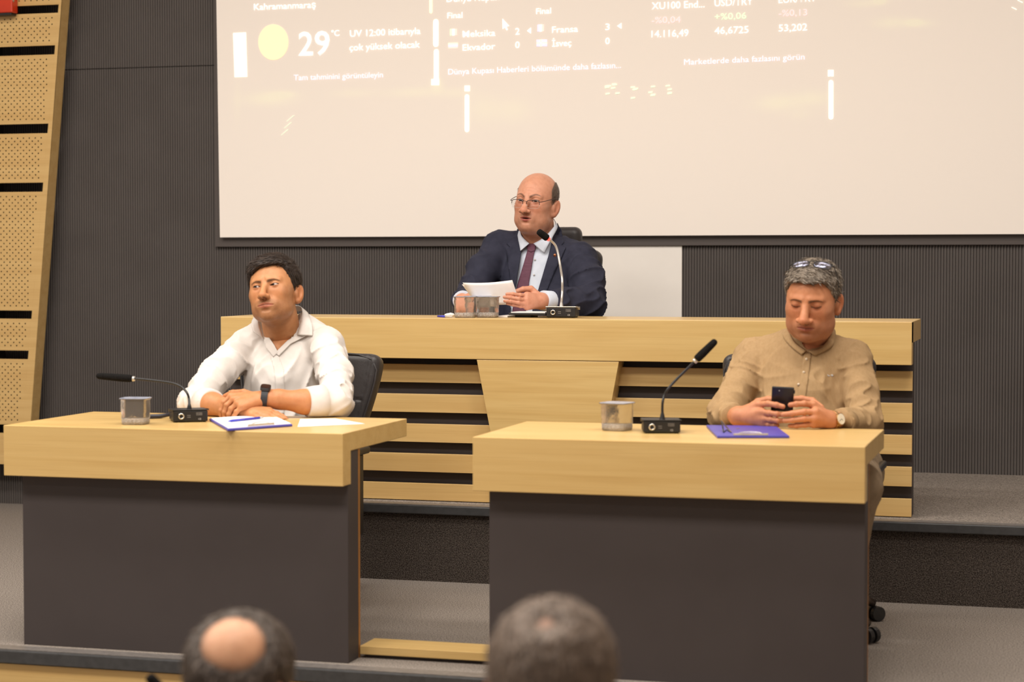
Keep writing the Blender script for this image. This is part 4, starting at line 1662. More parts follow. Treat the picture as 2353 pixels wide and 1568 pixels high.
def hairline2(P):
    a = smoothstep(-.004, .006, P[:, 2] - hz2(P)) * .85 * (h2.cranium(P) < .006)
    return a.astype(f32), lin(120, 106, 94)


def flow2(P):
    t = smoothstep(.03, .08, P[:, 2])[:, None]
    o = np.ones(len(P))
    sw = np.where(P[:, 0] < -.012, -1.0, 1.0)
    topd = np.stack([sw * .8, -.5 * o, -.1 * o], -1)
    side = np.stack([0 * o, .55 * o, -.8 * o], -1)
    return topd * t + side * (1 - t)


X, Q, C = h2.build(.0019, hairline2); m2.add_body(X, Q, C)
kn2 = [at(1742, 930, 6.435), at(1751, 948, 6.415), at(1754, 963, 6.412), at(1754, 974, 6.418)]
fg2 = [fing([(1742, 930, 6.435), (1765, 928, 6.408), (1784, 931, 6.396), (1799, 935, 6.398)], .0105, .0082),
       fing([(1751, 948, 6.415), (1768, 950, 6.400), (1785, 952, 6.396), (1797, 953, 6.402)], .0104, .0084),
       fing([(1754, 963, 6.412), (1770, 965, 6.400), (1786, 967, 6.398), (1798, 967, 6.404)], .0102, .0080),
       fing([(1754, 974, 6.418), (1766, 976, 6.408), (1777, 978, 6.406), (1786, 978, 6.410)], .0092, .0072)]
th2 = fing([(1722, 938, 6.47), (1742, 924, 6.485), (1765, 918, 6.480), (1785, 918, 6.465)], .0135, .0095)
f2R = hand_field(wR2, .0275, kn2, fg2, th2, .0150, [ER2 * .5 + wR2 * .5, wR2], [.036, .0285], .7515)
lo, hi = box_of([wR2, ER2 * .5 + wR2 * .5] + kn2 + [p for q in fg2 + [th2] for p in q[0]], .05)
X, Q, _ = surface(f2R, lo, hi, .0023); m2.add_body(X, Q, skin_paint(X, SKIN2 * np.array([1.02, 1.03, 1.02]), 1))
kn2b = [at(1868, 931, 6.425), at(1874, 947, 6.405), at(1873, 962, 6.402), at(1869, 974, 6.410)]
fg2b = [fing([(1868, 931, 6.425), (1848, 928, 6.400), (1830, 929, 6.392), (1816, 931, 6.398)], .0105, .0082),
        fing([(1874, 947, 6.405), (1848, 947, 6.388), (1820, 951, 6.382), (1800, 953, 6.384)], .0106, .0086),
        fing([(1873, 962, 6.402), (1848, 963, 6.388), (1822, 966, 6.384), (1803, 967, 6.388)], .0104, .0082),
        fing([(1869, 974, 6.410), (1850, 977, 6.398), (1830, 979, 6.394), (1815, 979, 6.398)], .0094, .0072)]
th2b = fing([(1885, 938, 6.465), (1866, 922, 6.485), (1842, 917, 6.482), (1818, 918, 6.468)], .0135, .0095)
f2L = hand_field(wL2, .0270, kn2b, fg2b, th2b, .0150, [EL2 * .5 + wL2 * .5, wL2], [.035, .0280], .7515)
lo, hi = box_of([wL2, EL2 * .5 + wL2 * .5] + kn2b + [p for q in fg2b + [th2b] for p in q[0]], .05)
X, Q, _ = surface(f2L, lo, hi, .0023); m2.add_body(X, Q, skin_paint(X, SKIN2 * np.array([1.02, 1.03, 1.02]), 2))
lo, hi = box_of([C2, N2, SR2, SL2], .14)
X, Q, _ = surface(lambda P: smax(shirt2_base(P) + .008, P[:, 2] - f32(N2[2] + .02), .01), lo, hi, .0080)
m2.add_body(X, Q, skin_paint(X, SKIN2, 3))
m2.finish(h2)
GREYS = [hair_material('grey_hair', (136, 124, 110), (84, 72, 60)), hair_material('silver_hair', (172, 160, 146), (128, 116, 102)), hair_material('dark_grey_hair', (92, 80, 68), (62, 52, 44))]
hair_shell(h2, hair2, [-.11, -.125, -.08], [.11, .135, .155], GREYS, m2.root, locks=3400, flow=flow2, lock_len=.018, lock_w=.0024, lift=.07, seed=5)
ribbon('collar', [(1853, 806, 6.815), (1829, 789, 6.83), (1816, 768, 6.86), (1812, 752, 6.92), (1830, 742, 7.0)],
       [(1842, 816, 6.812), (1820, 799, 6.82), (1803, 780, 6.85), (1799, 764, 6.93), (1822, 754, 7.03)], BEIGE, m2.root, .006, over=shirt2)
ribbon('collar', [(1859, 808, 6.815), (1885, 800, 6.825), (1902, 782, 6.85), (1912, 762, 6.90), (1902, 746, 7.0)],
       [(1872, 818, 6.812), (1905, 802, 6.83), (1918, 784, 6.86), (1919, 760, 6.93), (1908, 752, 7.03)], BEIGE, m2.root, .006, over=shirt2)
ribbon('inner_collar', [(1826, 790, 6.845), (1842, 800, 6.832), (1856, 806, 6.825), (1878, 803, 6.830), (1902, 790, 6.845)],
       [(1818, 778, 6.875), (1838, 792, 6.862), (1856, 799, 6.855), (1880, 796, 6.860), (1908, 778, 6.875)], BEIGE_D, m2.root, .002, .002)
patch('placket', shirt2, [(1848, 808), (1864, 812), (1860, 850), (1853, 900), (1848, 930), (1832, 930), (1836, 890), (1842, 850)], BEIGE, m2.root, .0030, .002, 4.0)
BTN = mat('pale_button', srgb(214, 196, 170), .3, noise=(60, 2, srgb(196, 176, 150), .4, .7))
for u, v in ((1853, 826), (1847, 856), (1835, 884)):
    P, d = trace(shirt2, [(u, v)], 6.0, 7.5)
    MB().sphere(P[0] - d[0] * .0035, (.0052, .003, .0052), 10, 6).build('button', BTN, m2.root, smooth=True)
for pl in ([(1902, 860), (1905, 864), (1908, 861), (1906, 866), (1902, 864)], [(1909, 862), (1912, 860), (1916, 864), (1912, 866)]):
    patch('emblem', shirt2, pl, PRINT, m2.root, .0015, .001, 2.0)
KHAKI = fabric('khaki_trousers', (150, 130, 106), (132, 114, 92), 26, 260, .3)
cuff_ring(cR2, ER2, .0405, .0430, .058, BEIGE, m2.root)
cuff_ring(cL2, EL2, .0390, .0420, .056, BEIGE, m2.root)
legs(m2, (-.80, 6.92, .55), (-1.00, 6.46, .57), (-.655, 6.48, .560), (-1.02, 6.42, 0), (-.745, 6.54, 0), 0.0, KHAKI, SHOE, r=(.09, .078, .058))

# phone held in both hands
ph = thing('smartphone', tuple(at(1800, 916, 6.425)), 'black smartphone held upright in both hands of the man in beige', 'phone')
pa, pb, pc, pe = at(1774, 889, 6.408), at(1825, 892, 6.418), at(1822, 948, 6.440), at(1771, 945, 6.432)
nrm = np.cross(pb - pa, pe - pa); nrm /= np.linalg.norm(nrm)
if nrm[1] < 0: nrm = -nrm
bk = nrm * .0085
vs = [pe, pc, pb, pa, pe + bk, pc + bk, pb + bk, pa + bk]
MB().add(vs, [(0, 1, 2, 3), (7, 6, 5, 4), (0, 4, 5, 1), (1, 5, 6, 2), (2, 6, 7, 3), (3, 7, 4, 0)]).build('phone_case', mat('black_phone', srgb(26, 25, 27), .3, noise=(20, 2, srgb(32, 31, 33), .4, .7)), ph, bevel=.0035, seg=3)
vs2 = [v + bk * 1.04 + ((pa + pc) / 2 - v) * .05 for v in (pe, pc, pb, pa)]
MB().add(vs2 + [v + bk * .06 for v in vs2], [(3, 2, 1, 0), (4, 5, 6, 7), (0, 1, 5, 4), (1, 2, 6, 5), (2, 3, 7, 6), (3, 0, 4, 7)]).build('display', mat('phone_glass', srgb(16, 17, 20), .08, noise=(9, 2, srgb(20, 21, 25), .4, .7)), ph)
lens = pa + (pb - pa) * .34 + (pe - pa) * .15
MB().sphere(lens, (.0024, .0015, .0024), 10, 6).build('camera_lens', mat('lens_dot', srgb(150, 148, 150), .15, noise=(80, 2, srgb(120, 118, 120), .4, .7)), ph, smooth=True)
kx = pb + (pe - pa) * .16
MB().box(kx + [-.001, -.001, -.006], kx + [.003, .005, .006]).build('side_key', BLACKP, ph, bevel=.001)
# ================================================================== the presiding man in the suit
m3 = Person((-2.22, 8.52, PZ), 'seated bald man in a dark navy suit reading from a paper at the raised desk')
SKIN3 = lin(210, 150, 122)
N3 = at(1234, 584, 8.54)
SR3, SL3 = at(1152, 572, 8.52), at(1330, 602, 8.46)
ER3, EL3 = at(1078, 690, 8.24), at(1352, 700, 8.24)
C3, B3 = at(1243, 655, 8.50), at(1246, 745, 8.46)
wR3, wL3 = at(1062, 693, 8.05), at(1243, 692, 8.00)
cR3, cL3 = at(1064, 692, 8.09), at(1268, 694, 8.06)


def torso3(P):
    d = ell(P, C3, (.200, .130, .205))
    d = smin(d, ell(P, B3, (.200, .160, .21)), .06)
    d = smin(d, rcone(P, N3 + V3(-.03, .02, .015), SR3, .066, .070), .06)
    d = smin(d, rcone(P, N3 + V3(.03, .02, .015), SL3, .066, .072), .06)
    d = smin(d, rcone(P, N3 + V3(0, .02, -.03), C3, .08, .11), .05)
    return d


def jacket3(P):
    d = torso3(P) - .012
    aR = chain(P, [SR3, (SR3 + ER3) / 2 + V3(-.014, 0, .012), ER3, cR3], [.076, .070, .064, .050], .02)
    aL = chain(P, [SL3, (SL3 + EL3) / 2 + V3(.020, 0, .010), EL3, cL3], [.078, .074, .068, .053], .02)
    wa = folds(P, (.6, .3, -.7), 20, 4.7, .25); aR = aR - .010 * wa ** 3 + .003
    wb = folds(P, (.85, .2, .4), 19, 2.2, .25); aL = aL - .014 * wb ** 3 + .003
    w1 = folds(P, (.3, 0, 1), 11, 6.1, .25); w2 = folds(P, (-.7, 0, .7), 10, 2.5, .3)
    d = d - .008 * w1 ** 3 - .006 * w2 ** 3 + .003
    d = smin(d, aR, .020); d = smin(d, aL, .020)
    for c, e in ((cR3, ER3), (cL3, EL3)):
        x = (e - c) / np.linalg.norm(e - c)
        q = (P - c.astype(f32)) @ x.astype(f32)
        rad = np.sqrt(np.maximum(((P - c.astype(f32)) ** 2).sum(-1) - q * q, 0))
        d = smax(d, -np.maximum(rad - .043, q - .02), .003)
        d = smax(d, -(q + .004) - 10 * np.maximum(rad - .09, 0), .004)
    d = smax(d, -rbox(P, ((PX0 + PX1) / 2, PY + .235, PT - .05), (1.44, .240, .053)), .004)
    d = smax(d, -rcone(P, at(1236, 590, 8.54), at(1236, 500, 8.50), .062, .080), .008)
    return d


NAVY = fabric('navy_suit', (50, 51, 66), (42, 43, 57), 26, 420, .2, rough=.8)
PALEBLUE = fabric('pale_blue_shirt', (206, 212, 224), (196, 203, 217), 20, 420, .12)
TIE = fabric('plum_tie', (104, 66, 82), (90, 56, 70), 30, 500, .3, rough=.6, stretch=(1, 1, 14))
lo, hi = box_of([N3, SR3, SL3, ER3, EL3, cR3, cL3, B3, C3], .17); lo[2] = .84
V3P = [(1197, 520), (1199, 545), (1194, 590), (1183, 640), (1172, 690), (1172, 722), (1222, 722), (1240, 680), (1253, 640), (1267, 590), (1272, 545), (1276, 515)]
sdf_part('jacket', jacket3, lo, hi, .0058, NAVY, m3.root, gone=lambda X: in_poly(project(X), V3P) & (X[:, 1] < C3[1] - .02))
lo, hi = box_of([N3, C3, B3], .22); lo[2] = .86; hi[2] = N3[2] + .075


def shirt3(P):
    d = torso3(P) - .002
    w1 = folds(P, (.2, 0, 1), 13, 5.1, .2)
    d = d - .006 * w1 ** 3 + .002
    d = smax(d, -rbox(P, ((PX0 + PX1) / 2, PY + .235, PT - .05), (1.44, .240, .053)), .004)
    return smax(d, -rcone(P, at(1236, 590, 8.54), at(1236, 500, 8.50), .058, .066), .006)


lo, hi = box_of([N3, C3, B3], .22); lo[2] = .86; hi[2] = N3[2] + .075
sdf_part('shirt', shirt3, lo, hi, .0060, PALEBLUE, m3.root)
for c, w in ((cR3, wR3), (cL3, wL3)):
    x = (c - w) / np.linalg.norm(c - w)
    q = w + x * .012 + np.array([0, 0, .003])
    MB().tube([q, q + x * .001, q + x * .05, q + x * .10], [.0400, .0425, .0435, .0425], 24).build('shirt_cuff', PALEBLUE, m3.root, smooth=True)

h3 = Head(at(1232, 465, 8.44), math.radians(-8), math.radians(-2), math.radians(4), 1.13, at(1236, 592, 8.55),
          wrk=1.0, cl=.98, jw=1.03, fw=.99, cw=1.02, jowl=.95, dbl=1.1, fold=1.2, lips=1.05, chin=.95, neck_r=.064, neck_r2=.072, ear=1.10, flare=34, skin=SKIN3, gaze=(.10, 0, .02), apu=.0050, apl=.0036,
          brow=(.0140, .0260, .0215), browt=.0056, browc=lin(92, 66, 52), brow_a=.8, stub=.22, stubc=lin(150, 118, 100), lipc=lin(184, 100, 92), mouthw=1.0, mopen=.0022, nosew=1.22, nose=1.10)


def side3(P):
    """the cropped hair round the sides and back of the bald head"""
    y = P[:, 1]
    lowz = np.interp(y, [-.03, -.018, .0, .012, .03, .06, .11], [.05, -.012, -.018, .010, .014, -.045, -.06]).astype(f32)
    topz = np.interp(y, [-.03, -.012, .02, .06, .12], [.03, .060, .082, .090, .080]).astype(f32)
    return np.maximum(np.maximum(lowz - P[:, 2], P[:, 2] - topz), -.022 - y)


def hair3(P):
    d = h3.cranium(P) - .0032 - .002 * (vnoise(P * 200) - .5)
    return smax(d, side3(P) + .004 * (vnoise(P * 120) - .5), .010)


def hairline3(P):
    a = smoothstep(.008, -.010, side3(P)) * .75 * (h3.cranium(P) < .006) * (P[:, 1] > -.04)
    return a.astype(f32), lin(104, 84, 70)


X, Q, C = h3.build(.0019, hairline3); m3.add_body(X, Q, C)
kn3 = [at(1211, 679, 7.945), at(1210, 689, 7.935), at(1210, 698, 7.935), at(1211, 705, 7.945)]
fg3 = [fing([(1211, 679, 7.945), (1195, 678, 7.915), (1178, 676, 7.900), (1165, 676, 7.902)], .0082, .0070),
       fing([(1210, 689, 7.935), (1192, 687, 7.905), (1172, 684, 7.892), (1159, 683, 7.896)], .0083, .0071),
       fing([(1210, 698, 7.935), (1192, 696, 7.905), (1173, 693, 7.892), (1160, 692, 7.896)], .0081, .0069),
       fing([(1211, 705, 7.945), (1196, 704, 7.918), (1179, 701, 7.905), (1166, 698, 7.905)], .0076, .0064)]
th3 = fing([(1233, 676, 7.99), (1220, 664, 7.985), (1202, 665, 7.965), (1185, 671, 7.950)], .0150, .0100)
f3L = hand_field(wL3, .0300, kn3, fg3, th3, .0160, [cL3, wL3], [.033, .031], PT + .0015)
lo, hi = box_of([wL3, cL3] + kn3 + [p for q in fg3 + [th3] for p in q[0]], .05)
X, Q, _ = surface(f3L, lo, hi, .0024); m3.add_body(X, Q, skin_paint(X, SKIN3, 1))
kn3b = [at(1082, 690, 8.02), at(1082, 696, 8.01), at(1080, 702, 8.01), at(1077, 707, 8.015)]
fg3b = [fing([(1082, 690, 8.020), (1096, 692, 7.995), (1108, 694, 7.980)], .0108, .0085),
        fing([(1082, 696, 8.010), (1097, 699, 7.985), (1110, 701, 7.970)], .0100, .0082),
        fing([(1080, 702, 8.010), (1095, 706, 7.985), (1107, 708, 7.975)], .0108, .0085),
        fing([(1077, 707, 8.015), (1090, 712, 7.995), (1100, 714, 7.985)], .0098, .0078)]
th3b = fing([(1068, 684, 8.030), (1078, 680, 8.030), (1086, 683, 8.015), (1092, 687, 8.002)], .0135, .0092)
f3R = hand_field(wR3, .0290, kn3b, fg3b, th3b, .0150, [cR3, wR3], [.032, .030], PT + .0015)
lo, hi = box_of([wR3, cR3] + kn3b + [p for q in fg3b + [th3b] for p in q[0]], .05)
X, Q, _ = surface(f3R, lo, hi, .0024); m3.add_body(X, Q, skin_paint(X, SKIN3, 2))
lo, hi = box_of([C3, N3, SR3, SL3], .15)
X, Q, _ = surface(lambda P: smax(torso3(P) + .010, P[:, 2] - f32(N3[2] + .02), .01), lo, hi, .0090)
m3.add_body(X, Q, skin_paint(X, SKIN3, 3))
m3.finish(h3)
HAIR3 = [hair_material('cropped_brown_hair', (100, 84, 72), (78, 64, 54))]
hair_shell(h3, hair3, [-.11, -.06, -.08], [.11, .135, .125], HAIR3, m3.root, locks=900, flow=lambda P: np.stack([0 * P[:, 0], .4 + 0 * P[:, 0], -1 + 0 * P[:, 0]], -1), lock_len=.007, lock_w=.0018, lift=.05, seed=7)


def front3(P):
    return smin(torso3(P) - .006, rcone(P, at(1236, 588, 8.54), at(1234, 520, 8.50), .068, .074), .012)


patch('tie', front3, [(1212, 575), (1228, 575), (1222, 610), (1215, 650), (1212, 680), (1206, 722), (1176, 722), (1182, 680), (1190, 650), (1202, 610)], TIE, m3.root, .006, .004, 3.5, 7.2, 9.2)
patch('tie_knot', front3, [(1208, 560), (1232, 560), (1228, 576), (1220, 579), (1212, 576)], TIE, m3.root, .011, .008, 3.0, 7.2, 9.2)
ribbon('collar', [(1226, 560, 8.405), (1246, 549, 8.40), (1264, 532, 8.42), (1276, 514, 8.47), (1270, 500, 8.56)],
       [(1250, 582, 8.385), (1260, 562, 8.385), (1271, 543, 8.415), (1281, 522, 8.48), (1276, 510, 8.60)], PALEBLUE, m3.root, .004)
ribbon('collar', [(1216, 560, 8.405), (1206, 551, 8.41), (1198, 541, 8.43), (1196, 528, 8.48), (1204, 515, 8.56)],
       [(1196, 577, 8.390), (1194, 565, 8.40), (1191, 550, 8.43), (1190, 536, 8.50), (1198, 522, 8.60)], PALEBLUE, m3.root, .004)
patch('lapel', jacket3, [(1281, 512), (1290, 532), (1296, 556), (1290, 563), (1300, 568), (1288, 596), (1272, 630), (1255, 672), (1246, 700), (1228, 705), (1236, 668), (1248, 628), (1260, 588), (1270, 548), (1277, 522)], NAVY, m3.root, .0075, .004, 4.0, 7.2, 9.2)
patch('lapel', jacket3, [(1192, 524), (1183, 540), (1164, 560), (1172, 568), (1163, 574), (1166, 604), (1172, 640), (1174, 690), (1186, 650), (1194, 600), (1199, 565), (1198, 540)], NAVY, m3.root, .0075, .004, 4.0, 7.2, 9.2)
P, d = trace(jacket3, [(1275, 587)], 7.2, 9.2)
gb = MB(); c = P[0] - d[0] * .009
gb.sphere(c, (.0072, .0025, .0076), 14, 6)
gb.build('lapel_pin', mat('gold_pin', srgb(196, 132, 84), .3, metal=.8, noise=(300, 2, srgb(120, 60, 44), .4, .6)), m3.root, smooth=True)
for u, v in ((1219, 597), (1217, 632)):
    P, d = trace(front3, [(u + 10, v)], 7.2, 9.2)
    MB().sphere(P[0] - d[0] * .003, (.0045, .003, .0045), 8, 5).build('button', PRINT, m3.root, smooth=True)
legs(m3, (-2.22, 8.52, PZ + .53), (-2.38, 8.18, PZ + .54), (-2.06, 8.18, PZ + .54), (-2.38, 8.14, PZ), (-2.08, 8.14, PZ), PZ, NAVY, SHOE)

# sheets of paper in his hands
pp = thing('paper_sheet', tuple(at(1120, 672, 7.92)), 'white sheets of paper held up by the man in the suit', 'paper')


def sheet(c, y, name, off=0.0):
    rows = []
    TL, TR, BR, BL = c
    n = 8
    vs = []
    for i in range(n + 1):
        for j in range(n + 1):
            s, t = i / n, j / n
            u = (TL[0] * (1 - s) + TR[0] * s) * (1 - t) + (BL[0] * (1 - s) + BR[0] * s) * t
            v = (TL[1] * (1 - s) + TR[1] * s) * (1 - t) + (BL[1] * (1 - s) + BR[1] * s) * t + 3.0 * math.sin(math.pi * s) * (1 - t)
            Y = y + .035 * t - .02 * math.sin(math.pi * s) * .5 + off
            vs.append(at(u, v, Y))
    fs = [(i * (n + 1) + j, i * (n + 1) + j + 1, (i + 1) * (n + 1) + j + 1, (i + 1) * (n + 1) + j) for i in range(n) for j in range(n)]
    o = MB().add(vs, fs).build(name, PAPER, pp, smooth=True)
    md = o.modifiers.new('thickness', 'SOLIDIFY'); md.thickness = .0006


sheet([(1063, 650), (1177, 644), (1196, 700), (1098, 702)], 7.915, 'front_sheet')
sheet([(1061.5, 654), (1176, 646), (1195, 699), (1096, 701)], 7.915, 'back_sheet', .006)

# ================================================================== two listeners seen from behind
def listener(u, vtop, Y, scale, skin, label, bald, mats, line, pitch, tone, seed, shirt_c, dx=0.0):
    topz = at(u, vtop, Y)
    c = topz + np.array([0, 0, -.122 * scale])
    p = Person((c[0], c[1] - .02, HZ), label)
    nb = c + np.array([0, -.015, -.155])
    h = Head(c, math.pi + dx, math.radians(pitch), 0.0, scale, nb, cw=1.0, neck_r=.056, neck_r2=.062, ear=1.1, flare=36, skin=skin)

    def region(P):
        y = P[:, 1]
        z = np.interp(y, [-.10, -.075, -.050, -.030, -.010, .010, .030, .060, .11], [.066, .062, .052, .012, -.012, .012, .020, -.050, -.064]).astype(f32)
        g = z - P[:, 2]
        b = bald(P)
        return np.maximum(g, b)

    def hair(P):
        thin = smoothstep(.02, -.03, bald(P))
        d = h.cranium(P) - (.002 + .007 * (1 - thin * 0)) * smoothstep(.0, -.03, bald(P)) - .003 * (vnoise(P * 110) - .5)
        return smax(d, region(P) + .005 * (vnoise(P * 140) - .5), .008)

    def hl(P):
        a = smoothstep(.012, -.012, region(P)) * .85 * (h.cranium(P) < .006)
        return a.astype(f32), line
    X, Q, C = h.build(.0030, hl); p.add_body(X, Q, C)
    S0 = nb + np.array([0, 0, -.03])
    sh = [nb + np.array([s * .175, -.01, -.085]) for s in (-1, 1)]
    el = [nb + np.array([s * .215, .02, -.36]) for s in (-1, 1)]
    hd = [nb + np.array([s * .12, .28, -.40]) for s in (-1, 1)]
    hip = np.array([nb[0], nb[1] - .05, HZ + .52])

    def tor(P):
        d = ell(P, nb + [0, -.02, -.20], (.17, .115, .22))
        d = smin(d, ell(P, hip + [0, .02, .10], (.165, .135, .20)), .08)
        for k in (0, 1):
            d = smin(d, rcone(P, S0, sh[k], .06, .062), .05)
            d = smin(d, chain(P, [sh[k], el[k], hd[k] + [0, -.06, 0]], [.062, .050, .040], .02), .03)
        w_ = folds(P, (.3, 0, 1), 13, seed, .25)
        return d - .007 * w_ ** 3
    lo, hi = box_of([nb, hip] + sh + el + hd, .16)
    lo[2] = HZ + .42
    sdf_part('shirt', lambda P: smax(tor(P), -rcone(P, nb + [0, 0, -.02], nb + [0, .02, .1], .060, .075), .006), lo, hi, .011, shirt_c, p.root)
    for k in (0, 1):
        s = 1 if k else -1
        q = hd[k]
        f = hand_field(q, .026, [q + [s * -.03, .07, -.005], q + [s * -.01, .075, -.005], q + [s * .01, .072, -.005]],
                       [([q + [s * (-.03 + .02 * i), .07, -.005], q + [s * (-.035 + .02 * i), .11, -.012], q + [s * (-.04 + .02 * i), .13, -.03]], [.010, .009, .008]) for i in range(4)],
                       ([q + [s * -.02, .02, 0], q + [s * -.045, .05, .0], q + [s * -.055, .08, -.005]], [.013, .011, .009]), .014, [el[k], q], [.038, .028])
        lo, hi = box_of([q, q + [0, .14, 0], el[k]], .06)
        X, Q, _ = surface(f, lo, hi, .005); p.add_body(X, Q, skin_paint(X, skin, k))
    X, Q, _ = surface(lambda P: tor(P) + .012, hip + [-.3, -.25, -.1], nb + [.3, .35, .05], .016); p.add_body(X, Q, skin_paint(X, skin, 5))
    p.finish(h)
    hair_shell(h, hair, [-.11, -.125, -.08], [.11, .135, .145], mats, p.root, h=.0034, locks=1500, flow=lambda P: np.stack([.2 * np.sin(P[:, 2] * 90), .35 + 0 * P[:, 0], -1 + 0 * P[:, 0]], -1), lock_len=.016, lock_w=.003, lift=.08, seed=seed)
    legs(p, tuple(hip), tuple(hip + [-.15, .45, .0]), tuple(hip + [.15, .45, .0]), (hip[0] - .15, hip[1] + .47, HZ), (hip[0] + .15, hip[1] + .47, HZ), HZ, DARKTR, SHOE)
    return p


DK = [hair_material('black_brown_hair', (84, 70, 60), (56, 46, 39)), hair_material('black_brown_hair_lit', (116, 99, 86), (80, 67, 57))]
GB = [hair_material('grey_brown_hair', (136, 116, 100), (94, 78, 66)), hair_material('ash_brown_hair', (160, 140, 124), (118, 100, 86)), hair_material('deep_brown_hair', (92, 76, 64), (62, 50, 42))]
listener(556, 1404, 3.20, 1.10, lin(214, 160, 124), 'dark-haired man with a bald crown seen from behind below the stage',
         lambda P: .047 - np.sqrt((P[:, 0] + .021) ** 2 + (P[:, 1] - .074) ** 2 * .9 + (P[:, 2] - .078) ** 2), DK, lin(60, 48, 40), 6, None, 3,
         fabric('dark_grey_shirt', (70, 70, 76), (60, 60, 66)), math.radians(-6))
listener(1272, 1376, 2.75, 1.10, lin(186, 132, 100), 'grey-brown haired man seen from behind below the right desk',
         lambda P: .012 - np.sqrt((P[:, 0] + .002) ** 2 + (P[:, 1] - .070) ** 2 + (P[:, 2] - .085) ** 2), GB, lin(116, 92, 74), 5, None, 9,
         fabric('pale_grey_shirt', (170, 172, 178), (158, 160, 166)), math.radians(4))
# ------------------------------------------------------------------ gooseneck microphones
SEAMK = mat('dark_print', srgb(120, 116, 112), .7, noise=(90, 2, srgb(96, 92, 90), .4, .7))
LED = glow('red_led', (255, 70, 60), 3.0)


def text_part(txt, p, right, up, size, m, parent, name='lettering'):
    """small raised print: p = lower left corner, right / up = unit vectors"""
    c = bpy.data.curves.new(name, 'FONT'); c.body = txt; c.size = 1; c.resolution_u = 2
    o = bpy.data.objects.new('tmp', c); COL.objects.link(o)
    me = bpy.data.meshes.new_from_object(o.evaluated_get(bpy.context.evaluated_depsgraph_get()))
    bpy.data.objects.remove(o); bpy.data.curves.remove(c)
    V = np.array([v.co for v in me.vertices]) * size / .73
    P = np.asarray(p)[None] + V[:, :1] * right[None] + V[:, 1:2] * up[None] - ORG[parent.name]
    me.vertices.foreach_set('co', P.ravel()); me.name = name; me.update()
    o = link(name, me, parent, m); ORG[o.name] = ORG[parent.name]
    return o


def microphone(label, base, rz, neck, wind, neck_m, ztab, wr=(.0135, .0115), size=(.118, .125, .041), lit=False, plate_m=None, neck_r=.0042, cone=.011):
    """base = front centre of the foot on the table"""
    t = thing('gooseneck_microphone', tuple(base), label, 'microphone', 'gooseneck microphones on the desks')
    ca, sa = math.cos(rz), math.sin(rz)
    r_, b_, u_ = np.array([ca, sa, 0]), np.array([-sa, ca, 0]), np.array([0, 0, 1.0])
    L = lambda x, y, z: np.asarray(base) + r_ * x + b_ * y + u_ * z
    w, d, h = size

    def hexa(x0, x1, y0, y1, z0, z1, zb=None):
        zb = z1 if zb is None else zb
        vs = [L(x0, y0, z0), L(x1, y0, z0), L(x1, y1, z0), L(x0, y1, z0), L(x0, y0, z1), L(x1, y0, z1), L(x1, y1, zb), L(x0, y1, zb)]
        return MB().add(vs, [(0, 3, 2, 1), (4, 5, 6, 7), (0, 1, 5, 4), (1, 2, 6, 5), (2, 3, 7, 6), (3, 0, 4, 7)])
    hexa(-w / 2, w / 2, 0, d, .003, h, h * .62).build('microphone_base', BLACKP, t, bevel=.004)
    hexa(-w / 2 - .003, w / 2 + .003, -.003, d + .004, h, h + .0035, h * .62 + .0035).build('top_plate', plate_m or BLACKP, t, bevel=.0015)
    for fx, fy in ((-.4, .1), (.4, .1), (-.4, .9), (.4, .9)):
        MB().lathe([(.006, 0), (.006, .004)], 10, c=L(fx * w, fy * d, 0)).build('rubber_foot', FOAM, t)
    # socket and printing on the face turned to the hall
    ring = MB()
    pts = [L(-w * .27 + .0085 * math.cos(a), -.004, h * .52 + .0085 * math.sin(a)) for a in np.linspace(0, 2 * math.pi, 19)]
    ring.tube(pts, .0026, 8, cap=False)
    ring.build('socket_ring', CHROME, t, smooth=True)
    text_part('CE', L(w * .22, -.0012, h * .20), r_, u_, h * .15, PRINT, t)
    for k in range(3):
        hexa(w * .16, w * .34, -.0010, .0005, h * (.58 + .09 * k), h * (.63 + .09 * k)).build('print_line', SEAMK, t)
    for k in range(2):
        hexa(-w * .10, w * .0, -.0010, .0005, h * (.40 + .15 * k), h * (.46 + .15 * k)).build('print_line', SEAMK, t)
    N = catmull(neck, 6)
    nr = [cone if i == 0 else max(neck_r, cone - (cone - neck_r) * i / 7.0) for i in range(len(N))]
    MB().tube(N, nr, 12).build('gooseneck', neck_m, t, smooth=True)
    a, b = [np.array(p) for p in wind]
    e = (b - a) / np.linalg.norm(b - a)
    ln = np.linalg.norm(b - a)
    MB().tube([a - e * .010, a - e * .002], [.0085, .0090], 14).build('collar_ring', LED if lit else SILVER, t, smooth=True)
    prof = [(0, wr[0] * .80), (.06, wr[0] * .97), (.3, wr[0]), (.8, wr[1] * 1.02), (.93, wr[1] * .92), (.98, wr[1] * .62), (1.0, wr[1] * .25)]
    MB().tube([a + e * ln * s for s, _ in prof], [r for _, r in prof], 18).build('windscreen', FOAM, t, smooth=True)
    return t


